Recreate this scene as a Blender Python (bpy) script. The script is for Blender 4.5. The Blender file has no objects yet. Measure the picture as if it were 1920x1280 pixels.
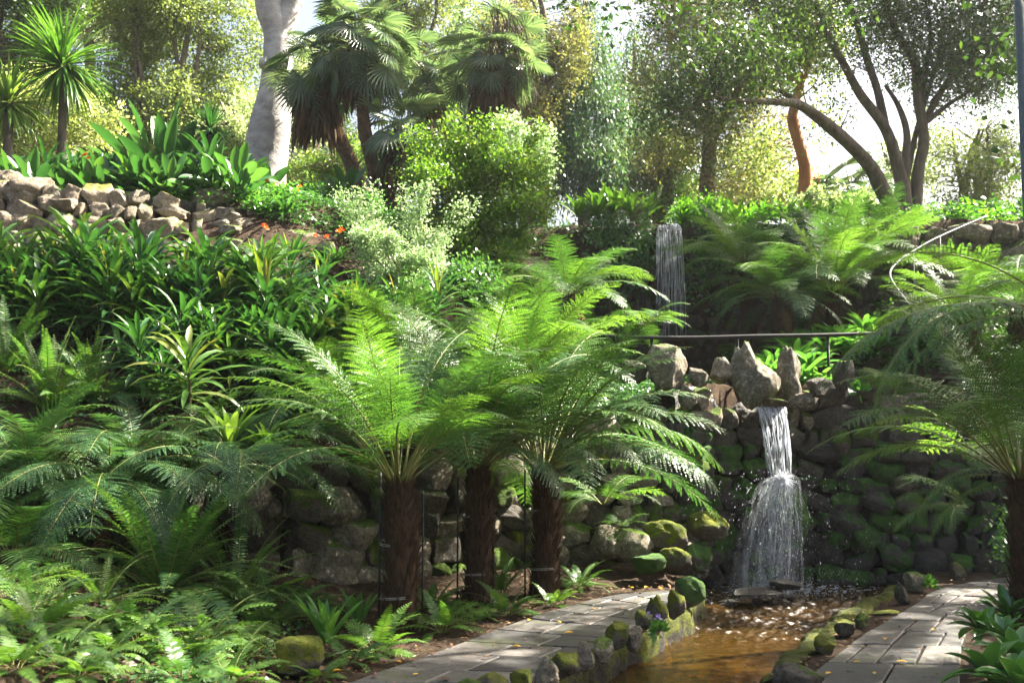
import bpy, bmesh, math
import numpy as np
from mathutils import Vector, Matrix, noise

R = math.radians
sc = bpy.context.scene
# ------------------------------------------------------------ camera, sky, sun
F = 1920.0
PITCH = math.atan(160 / F)
CAM = np.array([0.0, 0.0, 1.6])
cd = bpy.data.cameras.new("camera"); cam = bpy.data.objects.new("camera", cd)
sc.collection.objects.link(cam); cam.location = CAM
cam.rotation_euler = (R(90) + PITCH, 0, 0)
cd.sensor_width = 36; cd.lens = 36; cd.clip_end = 2000; cd.clip_start = 0.05
sc.camera = cam
cd.dof.use_dof = True; cd.dof.focus_distance = 9.5; cd.dof.aperture_fstop = 2.8
SUN = np.array([0.62, 0.28, 0.73]); SUN /= np.linalg.norm(SUN)
w = bpy.data.worlds.new("World"); sc.world = w; w.use_nodes = True
nt = w.node_tree; bg = nt.nodes["Background"]
sky = nt.nodes.new("ShaderNodeTexSky"); sky.sky_type = 'NISHITA'; sky.sun_disc = False
sky.sun_elevation = math.asin(SUN[2]); sky.sun_rotation = math.atan2(SUN[0], SUN[1])
sky.air_density = 1.0; sky.dust_density = 8.0; sky.ozone_density = 1.0
nt.links.new(sky.outputs[0], bg.inputs[0]); bg.inputs[1].default_value = 0.055
sl = bpy.data.lights.new("sun", 'SUN'); sl.energy = 5.0; sl.angle = R(0.5); sl.color = (1.0, 0.94, 0.82)
so = bpy.data.objects.new("sun", sl); sc.collection.objects.link(so)
so.rotation_euler = Vector(-SUN).to_track_quat('-Z', 'Y').to_euler(); so.location = (8, 0, 25)
sc.view_settings.view_transform = 'Standard'; sc.view_settings.look = 'None'
sc.view_settings.exposure = 2.9; sc.view_settings.gamma = 1.0
sc.cycles.max_bounces = 7; sc.cycles.transparent_max_bounces = 24; sc.cycles.diffuse_bounces = 4
sc.cycles.transmission_bounces = 5; sc.cycles.glossy_bounces = 2
sc.cycles.sample_clamp_indirect = 4.0; sc.cycles.caustics_reflective = False; sc.cycles.caustics_refractive = False

# ------------------------------------------------------------ pixel <-> world
cp, sp = math.cos(PITCH), math.sin(PITCH)
def ray(px, py):
    u = (px - 960) / F; v = (640 - py) / F
    return np.array([u, cp - v * sp, sp + v * cp])
def P(px, py, Y):
    d = ray(px, py); return CAM + d * (Y / d[1])
def Gz(px, py, z=0.0):
    d = ray(px, py); return CAM + d * ((z - CAM[2]) / d[2])

# ------------------------------------------------------------ mesh building
col = sc.collection
class MB:
    def __init__(s): s.v = []; s.q = []; s.t = []; s.n = 0; s.qm = []; s.tm = []
    def add(s, v, q=None, t=None, m=0):
        v = np.asarray(v, float).reshape(-1, 3)
        if q is not None and len(q):
            q = np.asarray(q, int).reshape(-1, 4); s.q.append(q + s.n); s.qm.append(np.full(len(q), m))
        if t is not None and len(t):
            t = np.asarray(t, int).reshape(-1, 3); s.t.append(t + s.n); s.tm.append(np.full(len(t), m))
        s.v.append(v); s.n += len(v); return s
    def mesh(s, name, mats, smooth=True):
        me = bpy.data.meshes.new(name)
        v = np.concatenate(s.v) if s.v else np.zeros((0, 3))
        me.vertices.add(len(v)); me.vertices.foreach_set("co", v.astype(np.float32).ravel())
        nq = sum(len(a) for a in s.q); ntr = sum(len(a) for a in s.t)
        loops = []; starts = []; mi = []
        if nq:
            loops.append(np.concatenate(s.q).ravel()); starts.append(np.arange(nq) * 4); mi += s.qm
        if ntr:
            loops.append(np.concatenate(s.t).ravel()); starts.append(nq * 4 + np.arange(ntr) * 3); mi += s.tm
        lp = np.concatenate(loops); st = np.concatenate(starts)
        me.loops.add(len(lp)); me.loops.foreach_set("vertex_index", lp.astype(np.int32))
        me.polygons.add(len(st)); me.polygons.foreach_set("loop_start", st.astype(np.int32))
        me.polygons.foreach_set("material_index", np.concatenate(mi).astype(np.int32))
        if smooth: me.polygons.foreach_set("use_smooth", np.ones(len(st), bool))
        for m in (mats if isinstance(mats, (list, tuple)) else [mats]): me.materials.append(m)
        me.update(calc_edges=True); me.validate()
        return me
def tag(o, label=None, cat=None, group=None, kind=None):
    if label: o["label"] = label
    if cat: o["category"] = cat
    if group: o["group"] = group
    if kind: o["kind"] = kind
    return o
def ob(name, me, parent=None, loc=(0, 0, 0), rot=(0, 0, 0), scale=(1, 1, 1)):
    o = bpy.data.objects.new(name, me); col.objects.link(o)
    o.location = loc; o.rotation_euler = rot
    o.scale = scale if hasattr(scale, '__len__') else (scale,) * 3
    if parent is not None: o.parent = parent
    return o
def empty(name, loc, rz=0, scale=1.0, **k):
    o = ob(name, None, None, loc, (0, 0, rz), scale); o.empty_display_size = 0.2
    return tag(o, **k)
def copy_tree(o, parent=None):
    c = o.copy(); col.objects.link(c); c.parent = parent
    for ch in o.children: copy_tree(ch, c)
    return c
def nrm(v): return v / np.maximum(np.linalg.norm(v, axis=-1, keepdims=True), 1e-9)

def smooth_line(pts, rad, n=6):
    pts = np.asarray(pts, float); rad = np.asarray(rad, float)
    if len(pts) < 3:
        t = np.linspace(0, 1, n + 1)[:, None]
        return pts[0] * (1 - t) + pts[-1] * t, rad[0] * (1 - t[:, 0]) + rad[-1] * t[:, 0]
    p = np.vstack([2 * pts[0] - pts[1], pts, 2 * pts[-1] - pts[-2]]); out = []; ro = []
    for i in range(len(pts) - 1):
        a, b, c, d = p[i:i + 4]
        for k in range(n):
            t = k / n
            out.append(0.5 * (2 * b + (c - a) * t + (2 * a - 5 * b + 4 * c - d) * t * t + (3 * b - a - 3 * c + d) * t ** 3))
            ro.append(rad[i] * (1 - t) + rad[i + 1] * t)
    out.append(pts[-1]); ro.append(rad[-1]); return np.array(out), np.array(ro)
def tube(pts, rad, sides=8, lump=0.0, rng=None, cap=True):
    pts = np.asarray(pts, float); rad = np.broadcast_to(np.asarray(rad, float), (len(pts),))
    T = nrm(np.gradient(pts, axis=0)); ref = np.array([0.31, 0.17, 0.93])
    if abs(T.mean(0) @ ref) > .9: ref = np.array([1.0, 0.1, 0.05])
    A = nrm(np.cross(T, ref)); B = np.cross(T, A)
    th = np.linspace(0, 2 * np.pi, sides, endpoint=False)
    rr = rad[:, None] * np.ones(sides)
    if lump:
        rng = rng or np.random.RandomState(1)
        ph = rng.rand(4) * 6.3
        s = np.arange(len(pts))[:, None]
        rr = rr * (1 + lump * (np.sin(2 * th + ph[0] + s * .5) * .5 + np.sin(3 * th + ph[1] - s * .33) * .5 + rng.randn(len(pts), sides) * .25))
    v = pts[:, None] + rr[..., None] * (np.cos(th)[None, :, None] * A[:, None] + np.sin(th)[None, :, None] * B[:, None])
    n = len(pts); i = np.arange(n - 1)[:, None] * sides; j = np.arange(sides)[None]; j2 = (j + 1) % sides
    q = np.stack([i + j, i + j2, i + sides + j2, i + sides + j], -1).reshape(-1, 4)
    v = v.reshape(-1, 3); t = None
    if cap:
        v = np.vstack([v, pts[:1], pts[-1:]]); k = n * sides; jj = np.arange(sides); j3 = (jj + 1) % sides
        t = np.vstack([np.stack([np.full(sides, k), j3, jj], -1), np.stack([np.full(sides, k + 1), (n - 1) * sides + jj, (n - 1) * sides + j3], -1)])
    return v, q, t
def add_tube(mb, pts, rad, sides=8, m=0, lump=0.0, rng=None, n=5, smooth=True):
    if smooth: pts, rad = smooth_line(pts, np.broadcast_to(rad, (len(pts),)), n)
    v, q, t = tube(pts, rad, sides, lump, rng); mb.add(v, q, t, m)
def box(mb, c, s, m=0, rz=0.0):
    x, y, z = [a / 2 for a in s]
    v = np.array([[sx * x, sy * y, sz * z] for sx in (-1, 1) for sy in (-1, 1) for sz in (-1, 1)])
    ca, sa = math.cos(rz), math.sin(rz)
    v = v @ np.array([[ca, sa, 0], [-sa, ca, 0], [0, 0, 1]]) + np.array(c)
    mb.add(v, [[0, 1, 3, 2], [4, 6, 7, 5], [0, 4, 5, 1], [2, 3, 7, 6], [0, 2, 6, 4], [1, 5, 7, 3]], m=m)

def kites(mb, c, d, nr, L, W, m=0, fold=0.0):
    """leaf-shaped quads: base c, direction d, surface normal nr"""
    c = np.asarray(c, float); d = nrm(d); s = nrm(np.cross(nr, d)); nn = np.cross(d, s)
    L = np.broadcast_to(np.asarray(L, float).reshape(-1, 1), (len(c), 1)); W = np.broadcast_to(np.asarray(W, float).reshape(-1, 1), (len(c), 1))
    v = np.stack([c, c + d * L * .45 + s * W * .5 + nn * W * fold, c + d * L, c + d * L * .45 - s * W * .5 + nn * W * fold], 1)
    mb.add(v.reshape(-1, 3), np.arange(len(c) * 4).reshape(-1, 4), m=m)

def blades(mb, base, az, e0, e1, L, W, segs=5, p=1.3, fold=.25, prof=None, twist=None, m=0, curl=None):
    """curved strap leaves, vectorised: elevation runs from e0 to e1 (radians)"""
    base = np.asarray(base, float); M = len(base)
    az, e0, e1, L, W = [np.broadcast_to(np.asarray(a, float), (M,)) for a in (az, e0, e1, L, W)]
    t = np.linspace(0, 1, segs + 1); tm = (t[1:] + t[:-1]) / 2
    el = e0[:, None] + (e1 - e0)[:, None] * tm[None] ** p
    azz = az[:, None] + (0 if curl is None else np.asarray(curl).reshape(-1, 1) * tm[None])
    dx = np.cos(el) * np.cos(azz); dy = np.cos(el) * np.sin(azz); dz = np.sin(el)
    D = np.stack([dx, dy, dz], -1); st = D * (L / segs)[:, None, None]
    sp_ = np.concatenate([np.zeros((M, 1, 3)), np.cumsum(st, 1)], 1) + base[:, None]
    Tn = nrm(np.concatenate([D[:, :1], (D[:, 1:] + D[:, :-1]), D[:, -1:]], 1))
    S = np.stack([-np.sin(az), np.cos(az), 0 * az], -1)[:, None] * np.ones((1, segs + 1, 1))
    S = nrm(S - (S * Tn).sum(-1, keepdims=True) * Tn); N = np.cross(Tn, S)
    if twist is not None:
        a = np.asarray(twist).reshape(-1, 1, 1); S, N = S * np.cos(a) + N * np.sin(a), N * np.cos(a) - S * np.sin(a)
    if prof is None: prof = np.sin(np.pi * np.clip(t * .86 + .1, 0, 1)) ** .8; prof = prof.copy(); prof[-1] = .02
    hw = (W / 2)[:, None, None] * np.asarray(prof)[None, :, None]
    v = np.stack([sp_ - S * hw + N * hw * fold, sp_ - N * hw * fold, sp_ + S * hw + N * hw * fold], 2)
    k = (np.arange(M) * (segs + 1) * 3)[:, None, None] + (np.arange(segs) * 3)[None, :, None] + np.arange(2)[None, None]
    q = np.stack([k, k + 1, k + 4, k + 3], -1).reshape(-1, 4)
    mb.add(v.reshape(-1, 3), q, m=m)
    return sp_

# ------------------------------------------------------------ materials
def new_mat(name):
    m = bpy.data.materials.new(name); m.use_nodes = True; n = m.node_tree
    for x in list(n.nodes): n.nodes.remove(x)
    out = n.nodes.new("ShaderNodeOutputMaterial"); return m, n, out
def ramp(n, fac, stops):
    r = n.nodes.new("ShaderNodeValToRGB"); e = r.color_ramp.elements
    while len(e) < len(stops): e.new(0.5)
    for k, (p_, c_) in enumerate(stops): e[k].position = p_; e[k].color = (*c_, 1)
    n.links.new(fac, r.inputs[0]); return r.outputs[0]
def tnoise(n, scale, detail=4, rough=.6, vec=None, dist=0.0):
    t = n.nodes.new("ShaderNodeTexNoise"); t.inputs["Scale"].default_value = scale; t.inputs["Detail"].default_value = detail
    t.inputs["Roughness"].default_value = rough; t.inputs["Distortion"].default_value = dist
    if vec is not None: n.links.new(vec, t.inputs["Vector"])
    return t.outputs[0]
def math_(n, op, a, b=None, clamp=False):
    x = n.nodes.new("ShaderNodeMath"); x.operation = op; x.use_clamp = clamp
    for k, s in enumerate((a, b)):
        if s is None: continue
        if isinstance(s, (int, float)): x.inputs[k].default_value = s
        else: n.links.new(s, x.inputs[k])
    return x.outputs[0]
def mixc(n, fac, a, b, blend='MIX'):
    x = n.nodes.new("ShaderNodeMix"); x.data_type = 'RGBA'; x.blend_type = blend
    for i, s in ((0, fac), (6, a), (7, b)):
        if isinstance(s, (int, float)): x.inputs[i].default_value = s
        elif isinstance(s, tuple): x.inputs[i].default_value = (*s, 1)
        else: n.links.new(s, x.inputs[i])
    return x.outputs[2]
def bump(n, h, strength=.5, dist=.02):
    b = n.nodes.new("ShaderNodeBump"); b.inputs["Strength"].default_value = strength; b.inputs["Distance"].default_value = dist
    n.links.new(h, b.inputs["Height"]); return b.outputs[0]
def objco(n): return n.nodes.new("ShaderNodeTexCoord").outputs["Object"]
def posco(n): return n.nodes.new("ShaderNodeNewGeometry").outputs["Position"]

def leaf_mat(name, ca, cb, cc=None, trans=.4, rough=.38, spec=.5, tcol=None, nscale=3.0):
    m, n, out = new_mat(name)
    g = n.nodes.new("ShaderNodeNewGeometry"); oi = n.nodes.new("ShaderNodeObjectInfo")
    nz = tnoise(n, nscale, 2, .5, objco(n))
    f = math_(n, 'ADD', math_(n, 'MULTIPLY', g.outputs["Random Per Island"], .55), math_(n, 'MULTIPLY', nz, .5))
    f = math_(n, 'ADD', f, math_(n, 'MULTIPLY', math_(n, 'SUBTRACT', oi.outputs["Random"], .5), .35), True)
    c = ramp(n, f, [(.12, ca), (.55, cb), (.95, cc or cb)])
    pr = n.nodes.new("ShaderNodeBsdfPrincipled"); n.links.new(c, pr.inputs["Base Color"])
    pr.inputs["Roughness"].default_value = rough; pr.inputs["Specular IOR Level"].default_value = spec
    tr = n.nodes.new("ShaderNodeBsdfTranslucent")
    tc = mixc(n, 1.0, c, tcol or (1.6, 1.65, .8), 'MULTIPLY'); n.links.new(tc, tr.inputs[0])
    mx = n.nodes.new("ShaderNodeMixShader"); mx.inputs[0].default_value = trans
    n.links.new(pr.outputs[0], mx.inputs[1]); n.links.new(tr.outputs[0], mx.inputs[2]); n.links.new(mx.outputs[0], out.inputs[0])
    return m
def plain_mat(name, ca, cb, scale=12, rough=.8, bumps=.4, spec=.3, metal=0.0, stretch=None, bscale=None, third=None):
    m, n, out = new_mat(name); v = objco(n)
    if stretch:
        mp = n.nodes.new("ShaderNodeMapping"); mp.inputs["Scale"].default_value = stretch; n.links.new(v, mp.inputs[0]); v = mp.outputs[0]
    f = tnoise(n, scale, 6, .65, v)
    c = ramp(n, f, [(.32, ca), (.68, cb)] + ([(.8, third)] if third else []))
    pr = n.nodes.new("ShaderNodeBsdfPrincipled"); n.links.new(c, pr.inputs["Base Color"])
    pr.inputs["Roughness"].default_value = rough; pr.inputs["Specular IOR Level"].default_value = spec; pr.inputs["Metallic"].default_value = metal
    if bumps: n.links.new(bump(n, tnoise(n, bscale or scale * 2.5, 6, .7, v), bumps, .02), pr.inputs["Normal"])
    n.links.new(pr.outputs[0], out.inputs[0]); return m
def rock_mat(name, ca, cb, lichen=(.42, .40, .32), lich=.62, moss=.5, mossc=((.03, .06, .008), (.11, .17, .015)), rough=.85, spec=.3, mscale=2.2, up=.35):
    m, n, out = new_mat(name); v = posco(n)
    oi = n.nodes.new("ShaderNodeObjectInfo"); g = n.nodes.new("ShaderNodeNewGeometry")
    base = ramp(n, tnoise(n, 7, 8, .7, v), [(.3, ca), (.7, cb)])
    base = mixc(n, math_(n, 'MULTIPLY', oi.outputs["Random"], .5), base, tuple(x * 1.6 for x in cb))
    pits = tnoise(n, 30, 8, .8, v)
    base = mixc(n, ramp(n, pits, [(.36, (.75,) * 3), (.52, (0, 0, 0))]), base, tuple(x * .4 for x in ca))
    lf = ramp(n, tnoise(n, 14, 9, .75, v), [(lich - .03, (0, 0, 0)), (lich + .05, (1, 1, 1))])
    base = mixc(n, lf, base, lichen)
    sx = n.nodes.new("ShaderNodeSeparateXYZ"); n.links.new(g.outputs["Normal"], sx.inputs[0])
    mm = math_(n, 'ADD', math_(n, 'MULTIPLY', sx.outputs[2], up), tnoise(n, mscale, 7, .7, v))
    mm = math_(n, 'ADD', mm, math_(n, 'MULTIPLY', math_(n, 'SUBTRACT', oi.outputs["Random"], .5), .35))
    mf = ramp(n, mm, [(1.02 - moss * .55, (0, 0, 0)), (1.08 - moss * .55, (1, 1, 1))])
    mc = ramp(n, tnoise(n, 9, 5, .7, v), [(.3, mossc[0]), (.65, mossc[1])])
    c = mixc(n, mf, base, mc)
    pr = n.nodes.new("ShaderNodeBsdfPrincipled"); n.links.new(c, pr.inputs["Base Color"])
    rr = mixc(n, mf, (rough,) * 3, (.95,) * 3); n.links.new(rr, pr.inputs["Roughness"]); pr.inputs["Specular IOR Level"].default_value = spec
    h = math_(n, 'ADD', tnoise(n, 22, 9, .75, v), math_(n, 'MULTIPLY', tnoise(n, 5, 5, .6, v), 1.5))
    n.links.new(bump(n, h, 1.0, .05), pr.inputs["Normal"]); n.links.new(pr.outputs[0], out.inputs[0]); return m

M = {}
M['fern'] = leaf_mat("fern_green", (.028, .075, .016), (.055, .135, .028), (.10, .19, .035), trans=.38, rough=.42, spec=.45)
M['fern_blue'] = leaf_mat("fern_bluegreen", (.03, .085, .028), (.055, .14, .042), (.10, .18, .055), trans=.32, rough=.4, spec=.5)
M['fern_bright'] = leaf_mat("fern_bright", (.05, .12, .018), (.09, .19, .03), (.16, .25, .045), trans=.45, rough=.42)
M['fern_dead'] = leaf_mat("fern_dead", (.12, .06, .025), (.22, .13, .05), (.3, .2, .09), trans=.2, rough=.8, spec=.1, tcol=(1.2, .9, .5))
M['rachis'] = plain_mat("rachis_green", (.10, .13, .02), (.22, .20, .05), 8, .5, 0, .5)
M['rachis_dark'] = plain_mat("rachis_dark", (.03, .025, .01), (.07, .06, .02), 8, .5, 0, .5)
M['cordy'] = leaf_mat("cordyline_leaf", (.022, .075, .022), (.04, .125, .03), (.09, .19, .03), trans=.25, rough=.3, spec=.6)
M['cordy_light'] = leaf_mat("cordyline_light_leaf", (.04, .10, .02), (.075, .16, .03), (.20, .20, .05), trans=.32, rough=.34, spec=.5)
M['cordy_new'] = leaf_mat("cordyline_new_leaf", (.10, .17, .02), (.15, .18, .03), (.20, .12, .03), trans=.45, rough=.35)
M['stem'] = plain_mat("plant_stem", (.05, .04, .02), (.12, .10, .05), 10, .8, .3)
M['spiky'] = leaf_mat("spiky_leaf", (.05, .13, .02), (.10, .21, .035), (.20, .27, .07), trans=.35, rough=.35, spec=.5)
M['paddle'] = leaf_mat("paddle_leaf", (.022, .075, .022), (.04, .115, .03), (.08, .17, .045), trans=.3, rough=.3, spec=.55)
M['palm'] = leaf_mat("palm_leaf", (.05, .09, .055), (.09, .145, .08), (.18, .23, .14), trans=.3, rough=.3, spec=.7)
M['palm_dead'] = leaf_mat("palm_dead_leaf", (.06, .035, .02), (.14, .09, .05), (.24, .17, .11), trans=.15, rough=.8, spec=.1, tcol=(1.2, 1, .7))
M['maple'] = leaf_mat("maple_leaf", (.055, .14, .015), (.12, .22, .025), (.30, .32, .06), trans=.45, rough=.45)
M['privet'] = leaf_mat("variegated_leaf", (.10, .20, .06), (.24, .36, .15), (.56, .62, .42), trans=.35, rough=.4, tcol=(1.25, 1.35, 1.0))
M['dark_leaf'] = leaf_mat("dark_tree_leaf", (.018, .045, .012), (.04, .085, .018), (.09, .14, .03), trans=.38, rough=.4, nscale=1.0)
M['olive_leaf'] = leaf_mat("olive_tree_leaf", (.09, .13, .035), (.20, .25, .075), (.46, .48, .22), trans=.48, rough=.45, nscale=1.2, tcol=(1.5, 1.6, .85))  # lightened so the colour carries background glare
M['pale_leaf'] = leaf_mat("pale_tree_leaf", (.15, .22, .10), (.30, .37, .18), (.55, .58, .38), trans=.5, rough=.5, nscale=1.2, tcol=(1.5, 1.55, 1.0))  # leaf paled, overexposed background glare is put into its colour
M['brown_leaf'] = leaf_mat("brown_olive_leaf", (.07, .09, .03), (.16, .18, .06), (.34, .30, .12), trans=.42, rough=.5, nscale=.8, tcol=(1.5, 1.45, .85))
M['conifer'] = leaf_mat("conifer_needle", (.03, .085, .045), (.08, .155, .075), (.30, .36, .20), trans=.35, rough=.5, nscale=.9)  # palest needle tone stands in for sunlit tips
M['lush'] = leaf_mat("lush_strap", (.04, .14, .015), (.08, .24, .02), (.18, .32, .04), trans=.5, rough=.35)
M['hosta'] = leaf_mat("hosta_leaf", (.04, .13, .025), (.08, .22, .04), (.14, .28, .06), trans=.4, rough=.35)
M['glossy'] = leaf_mat("glossy_leaf", (.03, .10, .02), (.06, .17, .03), (.10, .22, .04), trans=.22, rough=.18, spec=.8)
M['ivy'] = leaf_mat("ivy_leaf", (.025, .08, .02), (.05, .14, .03), (.10, .2, .05), trans=.3, rough=.35)
M['orange'] = leaf_mat("orange_petal", (.8, .10, .01), (.9, .20, .02), (.9, .3, .04), trans=.3, rough=.5, tcol=(1, .8, .6))
M['purple'] = leaf_mat("purple_petal", (.25, .15, .55), (.4, .28, .7), (.5, .4, .8), trans=.3, rough=.5, tcol=(1, .9, 1))
M['yellow'] = leaf_mat("yellow_leaf", (.55, .26, .01), (.75, .42, .02), (.8, .55, .05), trans=.2, rough=.6, tcol=(1, .9, .5))
M['litter'] = leaf_mat("leaf_litter", (.05, .025, .012), (.14, .075, .035), (.30, .19, .11), trans=.05, rough=.8, spec=.15, tcol=(1, .8, .6), nscale=9)
M['bark'] = plain_mat("tree_bark", (.06, .045, .035), (.17, .14, .11), 9, .9, .9, stretch=(1, 1, .25))
M['bark_orange'] = plain_mat("orange_bark", (.28, .10, .04), (.48, .22, .09), 7, .8, .4, stretch=(1, 1, .3), third=(.22, .12, .07))
M['bark_pale'] = plain_mat("pale_bark", (.24, .215, .20), (.50, .47, .45), 3.5, .8, .9, stretch=(1, 1, 1.6), third=(.60, .57, .52))
M['bark_palm'] = plain_mat("palm_bark", (.05, .03, .018), (.16, .10, .06), 14, .95, 1.0)
M['bark_fern'] = plain_mat("fern_trunk", (.020, .011, .006), (.10, .055, .026), 30, .95, 1.0, stretch=(1, 1, .35), third=(.30, .17, .05))
M['twig'] = plain_mat("twig", (.08, .06, .045), (.20, .16, .12), 10, .9, .2)
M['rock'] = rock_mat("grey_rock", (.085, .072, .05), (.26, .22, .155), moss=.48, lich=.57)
M['rock_moss'] = rock_mat("mossy_rock", (.045, .038, .026), (.13, .11, .075), moss=.85, lich=.66, mossc=((.04, .065, .006), (.15, .16, .012)))
M['rock_wet'] = rock_mat("wet_basalt", (.018, .015, .012), (.07, .058, .044), moss=.90, lich=.80, rough=.42, spec=.55, mossc=((.015, .04, .004), (.06, .15, .010)), mscale=3.2, up=.12)  # wet and mossy, with the wall's shade also put into the dark colour
M['rock_dark'] = rock_mat("shade_toned_basalt", (.035, .03, .021), (.125, .105, .075), moss=.78, up=.18, lich=.68, rough=.7, mossc=((.03, .06, .008), (.09, .14, .012)))  # darker, mossier copy of the grey rock, shade put into its colour
M['rock_tan'] = rock_mat("tan_sandstone", (.14, .11, .075), (.33, .27, .19), moss=.34, lich=.60, lichen=(.50, .43, .32), mossc=((.12, .13, .03), (.25, .24, .05)))
M['rock_black'] = rock_mat("black_wet_rock", (.012, .010, .008), (.05, .042, .033), moss=.2, lich=.78, rough=.30, spec=.6)
M['kerb'] = rock_mat("mossy_kerb", (.02, .016, .011), (.06, .05, .035), moss=1.25, lich=.8, mossc=((.02, .03, .004), (.10, .11, .01)), mscale=5, up=.2)
M['iron'] = plain_mat("dark_iron", (.018, .018, .018), (.04, .038, .035), 20, .5, .15, .5, .5)
M['iron_pale'] = plain_mat("worn_grey_pipe", (.07, .072, .075), (.12, .122, .125), 20, .65, .15, .2, 0.0)
M['lamp'] = plain_mat("blue_grey_paint", (.045, .065, .08), (.07, .10, .12), 20, .45, .1, .5)
M['wire'] = plain_mat("wire", (.32, .30, .26), (.5, .48, .42), 20, .5, 0, .5, .3)
# ------------------------------------------------------------ terrain
WX = [-30, -5, -3.2, -1.8, 0, 1.2, 2.1, 2.5, 6, 30]
WY = [7.6, 8.2, 8.8, 9.6, 10.9, 11.2, 11.4, 11.8, 11.8, 11.5]
WZ = [1.15, 1.2, 1.25, 1.3, 1.4, 1.65, 2.05, 2.1, 2.1, 2.1]
def Yw(x): return np.interp(x, WX, WY)
def WT(x): return np.interp(x, WX, WZ)
def sst(a, b, x):
    t = np.clip((x - a) / (b - a), 0, 1); return t * t * (3 - 2 * t)
PL = [Gz(a, b, -.17)[:2] - [.05, 0] for a, b in [(1045, 1330), (1128, 1275), (1195, 1242), (1250, 1212), (1298, 1180), (1318, 1150), (1322, 1120)]]
PR = [Gz(a, b, -.17)[:2] for a, b in [(1440, 1340), (1480, 1292), (1535, 1236), (1590, 1192), (1680, 1144), (1728, 1106)]]
PLx, PLy = np.array([p[0] for p in PL]), np.array([p[1] for p in PL])
PRx, PRy = np.array([p[0] for p in PR]), np.array([p[1] for p in PR])
PLx = np.concatenate([[PLx[0] - 1.5], PLx, [1.9]]); PLy = np.concatenate([[3.0], PLy, [11.2]])
PRx = np.concatenate([[PRx[0] - .6], PRx, [5.0]]); PRy = np.concatenate([[3.0], PRy, [11.4]])
prof = [  # x anchor, [(y offset after wall or absolute)], z
    (-3.0, [13.0, 14.4, 17.0], [3.7, 4.85, 5.0]),
    (-0.8, [13.4, 15.4, 17.0], [3.2, 4.6, 5.0]),
    (0.6, [13.2, 16.2, 17.2], [2.3, 3.2, 5.0]),
    (1.4, [14.0, 16.9, 17.05], [2.15, 2.7, 5.0]),
    (4.6, [14.0, 16.9, 17.05], [2.15, 2.9, 5.0]),
    (5.6, [13.0, 15.6, 15.7], [2.6, 3.4, 4.8])]
def H(x, y):
    x = np.asarray(x, float); y = np.asarray(y, float)
    yw = Yw(x); wt = WT(x)
    zs = []
    for ax, ys, zz in prof:
        z = np.where(y < ys[0], wt + (zz[0] - wt) * np.clip((y - yw) / np.maximum(ys[0] - yw, .1), 0, 1), np.interp(y, ys, zz))
        zs.append(z)
    zb = zs[0].copy()
    for k in range(len(prof) - 1):
        t = np.clip((x - prof[k][0]) / (prof[k + 1][0] - prof[k][0]), 0, 1)
        zb = np.where(x > prof[k][0], zs[k] * (1 - t) + zs[k + 1] * t, zb)
    # stream channel behind the lower fall
    ch = sst(.45, .3, np.abs(x - 3.02)) * sst(16.9, 16.7, y)
    zb = zb - ch * np.clip(zb - 1.78, 0, .5)
    # low ground
    lx = np.interp(y, PLy, PLx); rx = np.interp(y, PRy, PRx)
    zf = .12 * sst(1.2, .3, yw - y) * (x < 1.6)
    zf = zf + np.clip((-1.35 - (y - 6.4) * .05) - x, 0, 4) * .26 * sst(2, 5, y)
    zf = zf + .03
    pool = sst(-.02, .06, x - lx) * sst(-.02, .06, rx - x) * (y > 2.9)
    zf = zf * (1 - pool) - .40 * pool
    up = sst(-.06, .06, y - yw - np.interp(x, [-1, 0, 2, 2.4, 6], [.15, .36, .40, .22, .22]))
    z = zf * (1 - up) + zb * up
    z = z + .04 * np.sin(x * 3.1 + y * 1.7) * np.sin(y * 2.3 - x) * (y > yw) 
    return z
def at(px, py, y0=4.5, y1=30):
    """first ground point seen through a pixel"""
    ys = np.linspace(y0, y1, 1200); d = ray(px, py); pts = CAM[None] + d[None] * (ys / d[1])[:, None]
    h = H(pts[:, 0], pts[:, 1]); k = np.argmax(pts[:, 2] <= h)
    if pts[k, 2] > h[k]: k = len(ys) - 1
    return np.array([pts[k, 0], pts[k, 1], h[k]])
def gp(px, Y):
    x = (px - 960) / F * Y * 1.0; return np.array([x, Y, float(H(x, Y))])

def axis(lo, hi, st, far, g=1.25):
    a = list(np.arange(lo, hi + st / 2, st)); s = st
    while a[-1] < far: s *= g; a.append(a[-1] + s)
    s = st; b = []; c = lo
    while c > -far: s *= g; c -= s; b.append(c)
    return np.array(b[::-1] + a)
gx = axis(-7, 7.5, .075, 400); gy = axis(4.2, 17.8, .075, 400)
X, Y = np.meshgrid(gx, gy); Z = H(X, np.maximum(Y, 0))
rs0 = np.random.RandomState(3)
Z = Z + rs0.randn(*Z.shape) * .008 * ((np.abs(X) < 8) & (Y > 4) & (Y < 18))
nx = len(gx); ny = len(gy); i = np.arange(ny - 1)[:, None] * nx + np.arange(nx - 1)[None]
mb = MB(); mb.add(np.stack([X, Y, Z], -1).reshape(-1, 3), np.stack([i, i + 1, i + nx + 1, i + nx], -1).reshape(-1, 4))
m, n, out = new_mat("soil"); v = posco(n)
c = ramp(n, tnoise(n, 9, 9, .75, v), [(.3, (.022, .014, .009)), (.52, (.055, .036, .022)), (.72, (.13, .09, .055))])
bed = math_(n, 'LESS_THAN', 0, 0)
sx = n.nodes.new("ShaderNodeSeparateXYZ"); n.links.new(v, sx.inputs[0])
bed = math_(n, 'LESS_THAN', sx.outputs[2], -.1)
bc = ramp(n, tnoise(n, 5, 6, .7, v), [(.3, (.04, .026, .006)), (.55, (.13, .085, .018)), (.75, (.03, .02, .006))])
c = mixc(n, bed, c, bc)
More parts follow.
